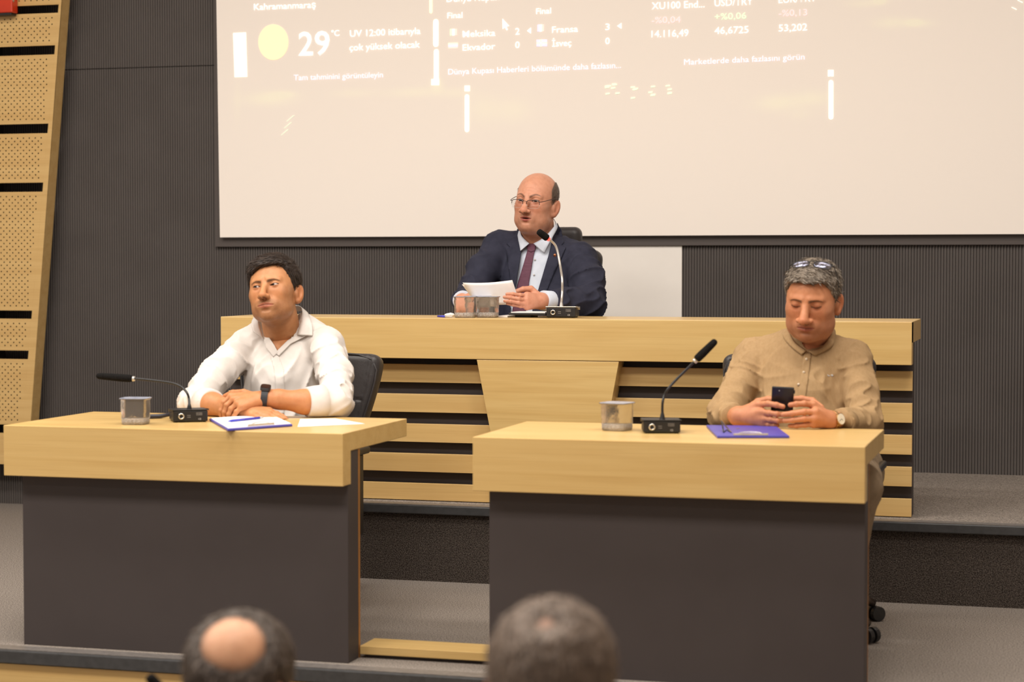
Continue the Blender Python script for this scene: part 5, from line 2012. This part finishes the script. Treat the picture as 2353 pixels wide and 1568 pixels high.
b1 = atz(438, 971, DT)
microphone('gooseneck microphone bent flat to the side, on the desk of the man in white', b1, math.radians(32),
           [at(435, 944, 6.15), at(435, 930, 6.15), at(434, 916, 6.16), at(430, 904, 6.16), at(421, 893, 6.17), at(410, 886, 6.17), at(396, 881, 6.17), at(372, 877, 6.17), at(342, 873.5, 6.16), at(307, 870, 6.15)],
           (at(303, 870.5, 6.15), at(221, 864, 6.13)), BLACKP, DT)
cb = thing('cable_plug', tuple(atz(372, 960, DT)), 'dark cable plug lying beside the flat-bent microphone', 'cable')
MB().tube([at(342, 958, 6.22), at(366, 957, 6.24), at(392, 953, 6.26)], [.0085, .0082, .0060], 12).build('plug', mat('blue_black_plastic', srgb(44, 44, 54), .4, noise=(30, 2, srgb(38, 38, 48), .4, .7)), cb, smooth=True)
MB().tube([at(392, 953, 6.26), at(402, 949, 6.27), at(410, 950, 6.25)], .0035, 8).build('cable', BLACKP, cb, smooth=True)
b2 = atz(1521, 997, DT)
microphone('gooseneck microphone leaning to the right, on the desk of the man in beige', b2, math.radians(15),
           [at(1522, 966, 6.17), at(1522, 950, 6.17), at(1522, 936, 6.17), at(1523, 923, 6.17), at(1527, 908, 6.18), at(1534.5, 895, 6.18), at(1550, 877, 6.19), at(1574, 853, 6.2), at(1596, 831, 6.2)],
           (at(1600, 827, 6.2), at(1646, 782, 6.21)), BLACKP, DT)
b3 = at(1289, 730, 7.80); b3[2] = PT
microphone('silver gooseneck microphone with a lit red ring before the man in the suit', b3, math.radians(7),
           [at(1290, 708, 7.86), at(1290, 696, 7.86), at(1291, 684, 7.86), at(1292, 668, 7.87), at(1292, 650, 7.87), at(1291, 635, 7.88), at(1287, 610, 7.88), at(1282, 582, 7.89), at(1277, 566, 7.89), at(1270, 557, 7.88), at(1262, 551, 7.86)],
           (at(1258, 548, 7.85), at(1236, 531, 7.82)), SILVER, PT, wr=(.0150, .0135), size=(.122, .125, .044), lit=True, plate_m=SILVER, neck_r=.0050, cone=.0105)

# ------------------------------------------------------------------ sealed cups of water
CUPM = mat('clear_plastic', srgb(250, 246, 240), .07, spec=.5, Transmission_Weight=.93, IOR=1.13, noise=(60, 2, srgb(244, 238, 232), .4, .7), bump=(70, .4, .005))
CUPB = mat('frosted_plastic', srgb(252, 248, 244), .25, spec=.6, Transmission_Weight=.62, IOR=1.25, noise=(150, 3, srgb(226, 218, 214), .4, .65), bump=(190, .9, .006))
FOIL = mat('pale_lid_film', srgb(214, 218, 232), .25, spec=.6, noise=(40, 3, srgb(170, 178, 205), .45, .7), Transmission_Weight=.45, IOR=1.3)


def cup(c, rz, label, s=1.0):
    t = thing('water_cup', tuple(c), label, 'cup', 'sealed clear cups of water', rz)
    prof = [(.036, 0), (.039, .002), (.0405, .012), (.0395, .016), (.0412, .020), (.0405, .034), (.0425, .040), (.0425, .074), (.0440, .078)]
    n = 40
    mb = MB().lathe([(r * s * .93, z * s) for r, z in prof], n, sup=5.0)
    # fluted lower sides
    V = np.array(mb.v)
    ang = np.arctan2(V[:, 1], V[:, 0])
    fl = 1 + .020 * np.cos(ang * 20) * (V[:, 2] < .036 * s)
    V[:, 0] *= fl; V[:, 1] *= fl
    mb.v = [tuple(p) for p in V]
    mb.build('cup_body', CUPM, t, smooth=True, local=True)
    base = MB().lathe([(r * s * .93 + .0006, z * s) for r, z in prof[1:5]], n, sup=5.0)
    base.build('cup_base', CUPB, t, smooth=True, local=True)
    MB().lathe([(.0440 * s * .93, .0778 * s), (.0480 * s * .93, .0784 * s), (.0480 * s * .93, .0800 * s), (.0440 * s * .93, .0802 * s)], n, sup=5.0).build('cup_rim', CUPM, t, smooth=True, local=True)
    MB().lathe([(.0470 * s * .93, .0803 * s), (.0470 * s * .93, .0812 * s)], n, sup=5.0).build('lid', FOIL, t, local=True)
    return t


cup(atz(312, 975, DT), math.radians(10), 'sealed clear water cup at the left end of the desk of the man in white', 1.10)
cup(atz(1418, 989, DT), math.radians(-14), 'sealed clear water cup on the desk of the man in beige', 1.12)
for u, Y, rz, lab in ((1069, 7.73, 8, 'leftmost of three sealed water cups on the raised desk'), (1098, 7.90, -20, 'middle one, set further back, of three sealed water cups on the raised desk'), (1121, 7.78, 4, 'rightmost of three sealed water cups on the raised desk')):
    c = at(u, 729, Y); c[2] = PT
    cup(c, math.radians(rz), lab, 1.08)

# ------------------------------------------------------------------ clipboards, papers and pens
def slab_px(pts, z0, z1):
    """flat board whose top corners were read off the photograph, lying between heights z0 and z1"""
    P = [atz(u, v, z1) for u, v in pts]
    q = [(p[0], p[1]) for p in P]
    a = sum(q[i][0] * q[(i + 1) % len(q)][1] - q[(i + 1) % len(q)][0] * q[i][1] for i in range(len(q)))
    if a < 0: q = q[::-1]
    return MB().slab(q, z0, z1), q


A_, B_, C_ = atz(481, 963, .757), atz(523, 987, .757), atz(672, 976, .757)
D_ = A_ + C_ - B_
cl = thing('clipboard', (float(A_[0]), float(B_[1]) + .2, DT), 'blue clipboard with white paper, jutting over the desk edge of the man in white', 'clipboard')
q = [tuple(p[:2]) for p in (B_, C_, D_, A_)]
MB().slab(q, DT + .001, DT + .008).build('board', BLUEP, cl, bevel=.0015)
cen = (A_ + C_) / 2
qi = [tuple((np.array(p) - cen[:2]) * .965 + cen[:2]) for p in q]
MB().slab(qi, DT + .0082, DT + .0105).build('paper_stack', PAPER, cl)


def clip(cen, dirx, diry, z, w, parent, m=SILVER):
    dx, dy = np.append(dirx, 0), np.append(diry, 0)
    base = np.append(cen, z)
    P = lambda a, b, c: base + dx * a + dy * b + np.array([0, 0, c])
    mb = MB()
    vs = [P(-w / 2, -.006, 0), P(w / 2, -.006, 0), P(w / 2, .016, 0), P(-w / 2, .016, 0), P(-w / 2, -.006, .007), P(w / 2, -.006, .007), P(w / 2 * .9, .016, .004), P(-w / 2 * .9, .016, .004)]
    mb.add(vs, [(0, 3, 2, 1), (4, 5, 6, 7), (0, 1, 5, 4), (1, 2, 6, 5), (2, 3, 7, 6), (3, 0, 4, 7)])
    mb.build('clip', m, parent, bevel=.001)
    MB().tube(catmull([P(-w * .32, .006, .006), P(-w * .24, .014, .008), P(0, .019, .009), P(w * .24, .014, .008), P(w * .32, .006, .006)], 5), .0016, 8).build('clip_lever', m, parent, smooth=True)


e1 = (C_ - B_)[:2]; L1 = np.linalg.norm(e1); e1 = e1 / L1
e2 = (A_ - B_)[:2]; e2 = e2 / np.linalg.norm(e2)
clip(B_[:2] + e1 * L1 * .52 + e2 * .016, e1, e2, DT + .0106, .11, cl)
pn = thing('ballpoint_pen', tuple(atz(562, 963, .764)), 'blue ballpoint pen lying on the clipboard before the man in white', 'pen')
BLUEPEN = mat('blue_pen_plastic', srgb(60, 66, 200), .25, noise=(20, 2, srgb(52, 58, 186), .4, .7))
za_ = DT + .0105 + .0046
MB().tube([atz(524, 968.5, za_), atz(532, 967.4, za_), atz(596, 960.5, za_)], [.0014, .0042, .0042], 12).build('pen_barrel', BLUEPEN, pn, smooth=True)
MB().tube([atz(596, 960.5, za_), atz(604, 959.6, za_)], [.0036, .0030], 10).build('pen_end', PRINT, pn, smooth=True)
lpz = thing('paper_sheet', tuple(atz(750, 970, DT)), 'loose white sheet lying beside the clipboard of the man in white', 'paper')
mb, _ = slab_px([(684, 981), (690, 963), (770, 962), (838, 974)], DT + .0005, DT + .0016)
mb.build('sheet', PAPER, lpz)

c2 = thing('clipboard', tuple(atz(1718, 990, DT)), 'closed blue clipboard with a metal clip before the man in beige', 'clipboard')
mb, q = slab_px([(1648, 1002), (1814, 1002), (1783, 979), (1623, 977)], DT + .001, DT + .008)
mb.build('board', BLUEP, c2, bevel=.0015)
f0, f1 = atz(1648, 1002, .758)[:2], atz(1814, 1002, .758)[:2]
k0 = atz(1623, 977, .758)[:2]
e1 = (f1 - f0); L1 = np.linalg.norm(e1); e1 /= L1; e2 = np.array([-e1[1], e1[0]])
clip(f0 + e1 * L1 * .47 + e2 * .012, e1, e2, DT + .0082, .108, c2)
hp = np.append(f0 + e1 * L1 * .42 + e2 * .26, DT + .0085)
MB().lathe([(.006, 0), (.006, .001), (.003, .0015)], 14, c=hp).build('eyelet', CHROME, c2)
sd = thing('wire_stand', tuple(atz(1665, 992, .758)), 'small dark folded stand upright on the closed blue clipboard', 'stand')
top = at(1658, 968, 6.22)
MB().tube([top, atz(1663, 994, .7595)], .0022, 8).build('leg', BLACKP, sd, smooth=True)
MB().tube([top, atz(1680, 994, .7595)], .0022, 8).build('leg', mat('brown_metal', srgb(112, 92, 82), .35, metal=.4, noise=(30, 2, srgb(90, 74, 66), .4, .7)), sd, smooth=True)
MB().tube([atz(1663.5, 993.5, .7595), atz(1670, 988, .7595), atz(1679, 993.5, .7595)], .0014, 6).build('crossbar', BLACKP, sd, smooth=True)

# on the raised desk
fd = thing('folder', (float(at(1210, 725, 7.85)[0]), 7.85, PT), 'black folder with white papers on the raised desk before the suited man', 'folder')
fx0, fx1 = at(1168, 726, 7.80)[0], at(1256, 726, 7.80)[0]
MB().box((fx0, 7.80, PT + .010), (fx1 - .004, 7.955, PT + .019)).build('cover', BLACKP, fd, bevel=.002)
MB().box((fx0 + .02, 7.83, PT), (fx0 + .09, 7.94, PT + .010)).build('ring_spine', BLACKP, fd, bevel=.002)
MB().box((fx0 + .01, 7.806, PT + .0195), (fx1 - .008, 7.95, PT + .023)).build('paper_stack', PAPER, fd)
ps = thing('paper_sheet', (float(at(1150, 726, 7.92)[0]), 7.92, PT), 'white sheets lying flat behind the water cups on the raised desk', 'paper')
ax0, ax1 = at(1151, 726, 7.86)[0], at(1176, 726, 7.92)[0]
MB().slab([(ax0, 7.82), (fx0 - .004, 7.80), (fx0 - .002, 7.93), (ax0 + .005, 7.95)], PT + .0005, PT + .007).build('sheet', PAPER, ps)
pz = PT + .0048
pn2 = thing('ballpoint_pen', tuple(at(1022, 726, 7.72)), 'blue and white pen lying at the left on the raised desk', 'pen')
MB().tube([at(1006, 726, 7.74) * [1, 1, 0] + [0, 0, pz], at(1024, 726, 7.71) * [1, 1, 0] + [0, 0, pz]], [.0038, .0045], 12).build('pen_barrel', BLUEPEN, pn2, smooth=True)
MB().tube([at(1024, 726, 7.71) * [1, 1, 0] + [0, 0, pz], at(1039, 726, 7.69) * [1, 1, 0] + [0, 0, pz]], [.0045, .0030], 12).build('pen_cap', PRINT, pn2, smooth=True)
wd = thing('paper_wad', tuple(at(1033, 728, 7.83) * [1, 1, 0] + [0, 0, PT]), 'small white crumpled paper beside the water cups on the raised desk', 'paper')


def wad(P):
    return ell(P, at(1033, 728, 7.83) * [1, 1, 0] + [0, 0, PT + .008], (.022, .014, .009)) - .004 * (vnoise(P * 120) - .5)


sdf_part('crumpled_paper', wad, at(1033, 728, 7.83) * [1, 1, 0] + [-.035, -.03, PT - .004], at(1033, 728, 7.83) * [1, 1, 0] + [.035, .03, PT + .03], .003, PAPER, wd)

# ------------------------------------------------------------------ watches
def strap(c, axis, ru, rv, up, width, th, m, parent, name):
    axis = axis / np.linalg.norm(axis)
    up = up - axis * (up @ axis); up /= np.linalg.norm(up)
    sd_ = np.cross(axis, up)
    n = 36
    vs, fs = [], []
    for k in range(n):
        a = 2 * math.pi * k / n
        d = up * math.cos(a) * rv + sd_ * math.sin(a) * ru
        o = d / np.linalg.norm(d)
        for w_, t_ in ((-.5, 0), (.5, 0), (.5, th), (-.5, th)):
            vs.append(c + d + axis * w_ * width + o * t_)
    for k in range(n):
        k2 = (k + 1) % n
        for j in range(4):
            j2 = (j + 1) % 4
            fs.append((k * 4 + j, k * 4 + j2, k2 * 4 + j2, k2 * 4 + j))
    MB().add(vs, fs).build(name, m, parent, smooth=False, bevel=.0006)
    return axis, up, sd_


wc = at(609, 915, 6.374)
sw = thing('smartwatch', tuple(wc), 'black smartwatch on the left wrist of the man in white', 'watch')
ax_, up_, sd_ = strap(wc, at(660, 920, 6.397) - at(609, 915, 6.374), .0385, .0355, np.array([0, -.35, .95]), .0235, .0028, mat('black_rubber_strap', srgb(40, 41, 46), .6, noise=(40, 2, srgb(34, 35, 39), .4, .7)), sw, 'strap')


def rounded_plate(c, ax, up, sd, hx, hy, z0, z1, sup, n=28):
    vs, fs = [], []
    for z in (z0, z1):
        for k in range(n):
            a = 2 * math.pi * k / n
            q = (abs(math.cos(a)) ** sup + abs(math.sin(a)) ** sup) ** (-1 / sup)
            vs.append(c + ax * hx * q * math.cos(a) + sd * hy * q * math.sin(a) + up * z)
    fs = [tuple(range(n - 1, -1, -1)), tuple(range(n, 2 * n))] + [(k, (k + 1) % n, n + (k + 1) % n, n + k) for k in range(n)]
    return MB().add(vs, fs)


rounded_plate(wc, ax_, up_, sd_, .0180, .0205, .0345, .0450, 5).build('watch_case', BLACKP, sw, bevel=.0015)
rounded_plate(wc, ax_, up_, sd_, .0160, .0182, .0450, .0458, 5).build('display', mat('watch_glass', srgb(44, 28, 24), .1, noise=(40, 2, srgb(36, 24, 22), .4, .7)), sw)
wc2 = at(1913, 967, 6.478)
gw = thing('wristwatch', tuple(wc2), 'round white-faced gold wristwatch on the wrist of the man in beige', 'watch')
GOLD = mat('gold_metal', srgb(208, 166, 112), .25, metal=.9, noise=(60, 2, srgb(188, 146, 94), .4, .7))
ax_, up_, sd_ = strap(wc2, at(1936, 970, 6.52) - at(1902, 966, 6.46), .0310, .0300, np.array([.35, -.93, .25]), .0165, .0026, GOLD, gw, 'bracelet')
rounded_plate(wc2, ax_, up_, sd_, .0205, .0205, .0285, .0375, 2).build('watch_case', GOLD, gw, bevel=.0012)
rounded_plate(wc2, ax_, up_, sd_, .0178, .0178, .0374, .0381, 2).build('dial', mat('cream_dial', srgb(244, 236, 216), .3, noise=(80, 2, srgb(232, 222, 198), .4, .7)), gw)
for a, l in ((.6, .009), (2.4, .013)):
    p = wc2 + up_ * .0383
    MB().tube([p, p + (ax_ * math.cos(a) + sd_ * math.sin(a)) * l], .0006, 6).build('hand', BLACKP, gw)

# ------------------------------------------------------------------ glasses
LENS = bpy.data.materials.new('clear_lens')
LENS.use_nodes = True
_nt = LENS.node_tree
_o = _nt.nodes['Material Output']
_tr = _nt.nodes.new('ShaderNodeBsdfTransparent'); _gl = _nt.nodes.new('ShaderNodeBsdfGlossy'); _mx = _nt.nodes.new('ShaderNodeMixShader')
_gl.inputs['Roughness'].default_value = .05
_tr.inputs[0].default_value = (.96, .95, .95, 1)
_mx.inputs[0].default_value = .014
_nt.links.new(_tr.outputs[0], _mx.inputs[1]); _nt.links.new(_gl.outputs[0], _mx.inputs[2]); _nt.links.new(_mx.outputs[0], _o.inputs[0])


def spectacles(H, label, T, lw, lh, frame_m, lens_m, rim_r, low_r, low_m, temples, gap=.0335, sup=3.0, name='eyeglasses'):
    """T maps glasses coordinates (x, y back, z up; lenses at y = 0) into the head's frame"""
    c = H.to_world(T(np.zeros((1, 3))))[0]
    t = thing(name, tuple(c), label, 'glasses')
    G = lambda p: H.to_world(T(np.atleast_2d(np.asarray(p, float))))
    for s in (-1, 1):
        cx = s * gap
        loop = []
        for k in range(33):
            a = 2 * math.pi * k / 32
            q = (abs(math.cos(a)) ** sup + abs(math.sin(a)) ** sup) ** (-1 / sup)
            x = lw * q * math.cos(a)
            loop.append((cx + x, .010 * ((cx + x) / .06) ** 2, lh * q * math.sin(a)))
        W_ = G(loop)
        MB().tube(W_[:17], rim_r, 8).build('upper_rim', frame_m, t, smooth=True)
        MB().tube(W_[16:33], low_r, 6).build('lower_rim', low_m, t, smooth=True)
        ctr = G([(cx, .010 * (cx / .06) ** 2 - .0012, 0)])[0]
        mb = MB()
        vs = [ctr] + [p for p in W_[:32]]
        mb.add(vs, [(0, 1 + k, 1 + (k + 1) % 32) for k in range(32)])
        o = mb.build('lens', lens_m, t, smooth=True)
        md = o.modifiers.new('glass', 'SOLIDIFY'); md.thickness = .0012; md.offset = 0
        MB().tube(G(catmull([(s * p[0], p[1], p[2]) for p in temples], 5)), rim_r * 1.15, 8).build('temple', frame_m, t, smooth=True)
        MB().tube(G([(s * .010, -.001, -.004), (s * .0085, .006, -.010)]), .0018, 6).build('nose_pad', lens_m if low_m is frame_m else low_m, t, smooth=True)
    MB().tube(G(catmull([(-.0115, .001, lh * .55), (0, -.003, lh * .72), (.0115, .001, lh * .55)], 5)), rim_r * .9, 8).build('bridge', frame_m, t, smooth=True)
    return t


DKF = mat('dark_brown_frame', srgb(58, 40, 38), .3, noise=(50, 2, srgb(48, 34, 32), .4, .7))
spectacles(h3, 'half-rimmed eyeglasses worn low by the man in the suit', lambda p: p * np.array([1, 1, 1]) + np.array([0, -.1130, -.0135]), .0255, .0155, DKF, LENS, .0014, .0006, SILVER,
           [(.0575, .006, .0105), (.0650, .012, .0115), (.0740, .045, .0190), (.0830, .105, .0310), (.0840, .128, .026)], sup=4.0)
def lens_material(name, glossy, tint):
    m = LENS.copy(); m.name = name
    for n in m.node_tree.nodes:
        if n.type == 'BSDF_GLOSSY': n.inputs['Color'].default_value = tint; n.inputs['Roughness'].default_value = .22
        if n.type == 'MIX_SHADER': n.inputs[0].default_value = glossy
    return m


TINT = lens_material('iridescent_lens', .24, (.66, .70, .95, 1))
ta = math.radians(-72)
RT = np.array([[1, 0, 0], [0, math.cos(ta), -math.sin(ta)], [0, math.sin(ta), math.cos(ta)]])
spectacles(h2, 'mirrored glasses pushed up into the grey hair of the man in beige', lambda p: p @ RT.T + np.array([.005, -.0290, .1190]), .0265, .0165, BLACKP, TINT, .0014, .0014, BLACKP,
           [(.0590, .006, .0080), (.0690, .014, .0040), (.0775, .045, -.004), (.0805, .078, -.006)], name='sunglasses')

# ------------------------------------------------------------------ office chairs
def office_chair(x, y, zf, label, half, ztop, hr=None, arm=.27, rz=0.0, arm_z=.575, base_rot=0.0, y_back=.24, tilt=10, sup=0.0, seat_w=.25, br=.30):
    t = thing('office_chair', (x, y, zf), label, 'chair', 'black leather office chairs', rz)
    th_ = math.radians(tilt)
    zb0 = .50
    bh = (ztop - zb0) / 2 / math.cos(th_)

    def back(P):
        q = P - V3(0, y_back, zb0)
        yy = q[:, 1] * math.cos(th_) - q[:, 2] * math.sin(th_)
        zz = q[:, 1] * math.sin(th_) + q[:, 2] * math.cos(th_)
        w = half * (.74 + .26 * smoothstep(0, 2 * bh, zz))
        yy = yy + .030 * (1 - (q[:, 0] / half) ** 2) - .012
        Q = np.stack([q[:, 0] / w * half, yy, zz - f32(bh)], -1).astype(f32)
        d = rbox(Q, (0, 0, 0), (half, .038, bh), .036)
        rr = np.sqrt(np.maximum(np.abs(Q[:, 0]) - (half - .06), 0) ** 2 + np.maximum(np.abs(Q[:, 2]) - (bh - .06), 0) ** 2) - .06
        d = smax(d, rr, .020)
        front = np.maximum(-Q[:, 1], 0)
        seam = np.exp(-((np.abs(Q[:, 0]) - (half - .045)) / .006) ** 2) + np.exp(-((Q[:, 2] - (bh - 2 * bh * .42)) / .005) ** 2) * (np.abs(Q[:, 0]) < half - .045)
        return d + .0045 * seam * (front > .01)
    X, Q, _ = surface(back, (-half - .05, y_back - .12, zb0 - .06), (half + .05, y_back + .32, ztop + .06), .0075)
    me = np_mesh('backrest', X, Q); o = link('backrest', me, t, LEATHER)
    # piping along the outer edge of the backrest
    def outline(off, zsh):
        pts = []
        for k in range(41):
            a = math.pi * (-.5 + 0) + 2 * math.pi * k / 40
            c_, s_ = math.cos(a), math.sin(a)
            qq = (abs(c_) ** 7 + abs(s_) ** 7) ** (-1 / 7)
            zz = bh + (bh - off) * qq * s_
            w = half * (.74 + .26 * float(smoothstep(0, 2 * bh, np.array(zz))))
            xx = (w - off) * qq * c_
            yy = -.030 * (1 - (xx / half) ** 2) + .012 + zsh
            pts.append((xx, y_back + yy * math.cos(th_) + zz * math.sin(th_), zb0 - yy * math.sin(th_) + zz * math.cos(th_)))
        return pts
    MB().tube(outline(.010, -.033), .0045, 8, cap=False).build('piping', LEATHER, t, smooth=True, local=True)
    if hr:
        hw, z0, z1 = hr

        def head(P):
            yc = y_back + math.tan(th_) * ((z0 + z1) / 2 - zb0) - .005
            return rbox(P, (0, yc, (z0 + z1) / 2), (hw, .040, (z1 - z0) / 2), .036)
        X, Q, _ = surface(head, (-hw - .03, y_back - .1, z0 - .03), (hw + .03, y_back + .4, z1 + .03), .008)
        link('headrest', np_mesh('headrest', X, Q), t, LEATHER)

    def seat(P):
        d = rbox(P, (0, 0, .422), (seat_w, .25, .045), .042)
        return d + .004 * np.exp(-((np.abs(P[:, 0]) - .19) / .007) ** 2) * (P[:, 2] > .43)
    X, Q, _ = surface(seat, (-.31, -.31, .34), (.31, .31, .50), .010)
    link('seat', np_mesh('seat', X, Q), t, LEATHER)
    for s in (-1, 1):
        a = thing_part = MB().box((s * arm - .030, -.20, arm_z), (s * arm + .030, .04, arm_z + .028)).build('arm_pad', BLACKP, t, bevel=.010, local=True, seg=3)
        MB().box((s * (arm - sup) - .016, -.12, .27), (s * (arm - sup) + .016, .0, arm_z + .002)).build('arm_support', BLACKP, t, bevel=.006, local=True)
        MB().box((min(s * .10, s * (arm - sup)), -.06, .345), (max(s * .10, s * (arm - sup)), -.02, .365)).build('arm_bracket', BLACKP, t, bevel=.003, local=True)
    MB().box((-.10, -.12, .365), (.10, .14, .385)).build('tilt_plate', BLACKP, t, bevel=.004, local=True)
    MB().lathe([(.030, .10), (.030, .25), (.018, .252), (.018, .37)], 18).build('gas_column', BLACKP, t, smooth=True, local=True)
    for k in range(5):
        a = base_rot + 2 * math.pi * k / 5
        dx, dy = math.cos(a), math.sin(a)
        MB().tube([(dx * .02, dy * .02, .115), (dx * .15, dy * .15, .110), (dx * (br - .04), dy * (br - .04), .078), (dx * (br - .008), dy * (br - .008), .062)], [.026, .024, .018, .014], 10).build('base_leg', LEGM, t, smooth=True, local=True)
        cst = MB()
        px_, py_ = dx * br, dy * br
        cst.tube([(px_ - dy * .026, py_ + dx * .026, .0275), (px_ - dy * .006, py_ + dx * .006, .0275)], .0270, 16)
        cst.tube([(px_ + dy * .006, py_ - dx * .006, .0275), (px_ + dy * .026, py_ - dx * .026, .0275)], .0270, 16)
        cst.tube([(px_ - dy * .02, py_ + dx * .02, .0275), (px_ + dy * .02, py_ - dx * .02, .0275)], .008, 10)
        cst.build('caster', BLACKP, t, smooth=False, local=True, bevel=.002)
    return t


LEGM = mat('dark_bronze_leg', srgb(74, 62, 54), .35, metal=.5, noise=(30, 2, srgb(62, 52, 46), .4, .7))
office_chair(-2.860, 6.92, 0.0, 'black leather office chair behind the man in the white shirt', .304, .945, base_rot=math.radians(-20), y_back=.20, arm=.304, seat_w=.235, br=.27)
office_chair(-.940, 6.90, 0.0, 'black leather office chair behind the man in the beige shirt', .288, .965, arm=.312, sup=.08, br=.37, base_rot=math.radians(-33), y_back=.20, tilt=9)
office_chair(-2.285, 8.52, PZ, 'black leather office chair with a headrest, behind the man in the suit', .235, 1.055, hr=(.132, 1.02, 1.155), base_rot=.5, y_back=.18, tilt=9)

# ------------------------------------------------------------------ below the stage
ld = thing('listener_desk', (-1.2, 3.95, HZ), 'low oak desk of the listeners below the stage, carrying a microphone', 'desk')
MB().box((-2.6, 3.74, HZ + .70), (.2, 4.2, HZ + .74)).build('desktop', WOOD, ld, bevel=.002)
MB().box((-2.58, 4.14, HZ), (.18, 4.17, HZ + .70)).build('front_panel', WOOD2, ld, bevel=.002)
for xs in (-2.58, .16):
    MB().box((xs, 3.78, HZ), (xs + .02, 4.14, HZ + .70)).build('side_panel', WOOD2, ld, bevel=.002)
w0, w1_ = at(372, 1590, 3.86), at(341, 1553, 3.84)
mb_ = np.array([w0[0] + .19, 3.86, HZ + .74])
microphone('gooseneck microphone whose tip rises at the bottom edge, below the left desk', mb_ + np.array([0, -.03, 0]), 0.0,
           [mb_ + [0, .03, .03], mb_ + [0, .03, .06], mb_ + [-.02, .02, .10], mb_ + [-.07, .01, .13], tuple(w0 + [.03, 0, -.04]), tuple(w0)], (w0, w1_), BLACKP, HZ + .74)
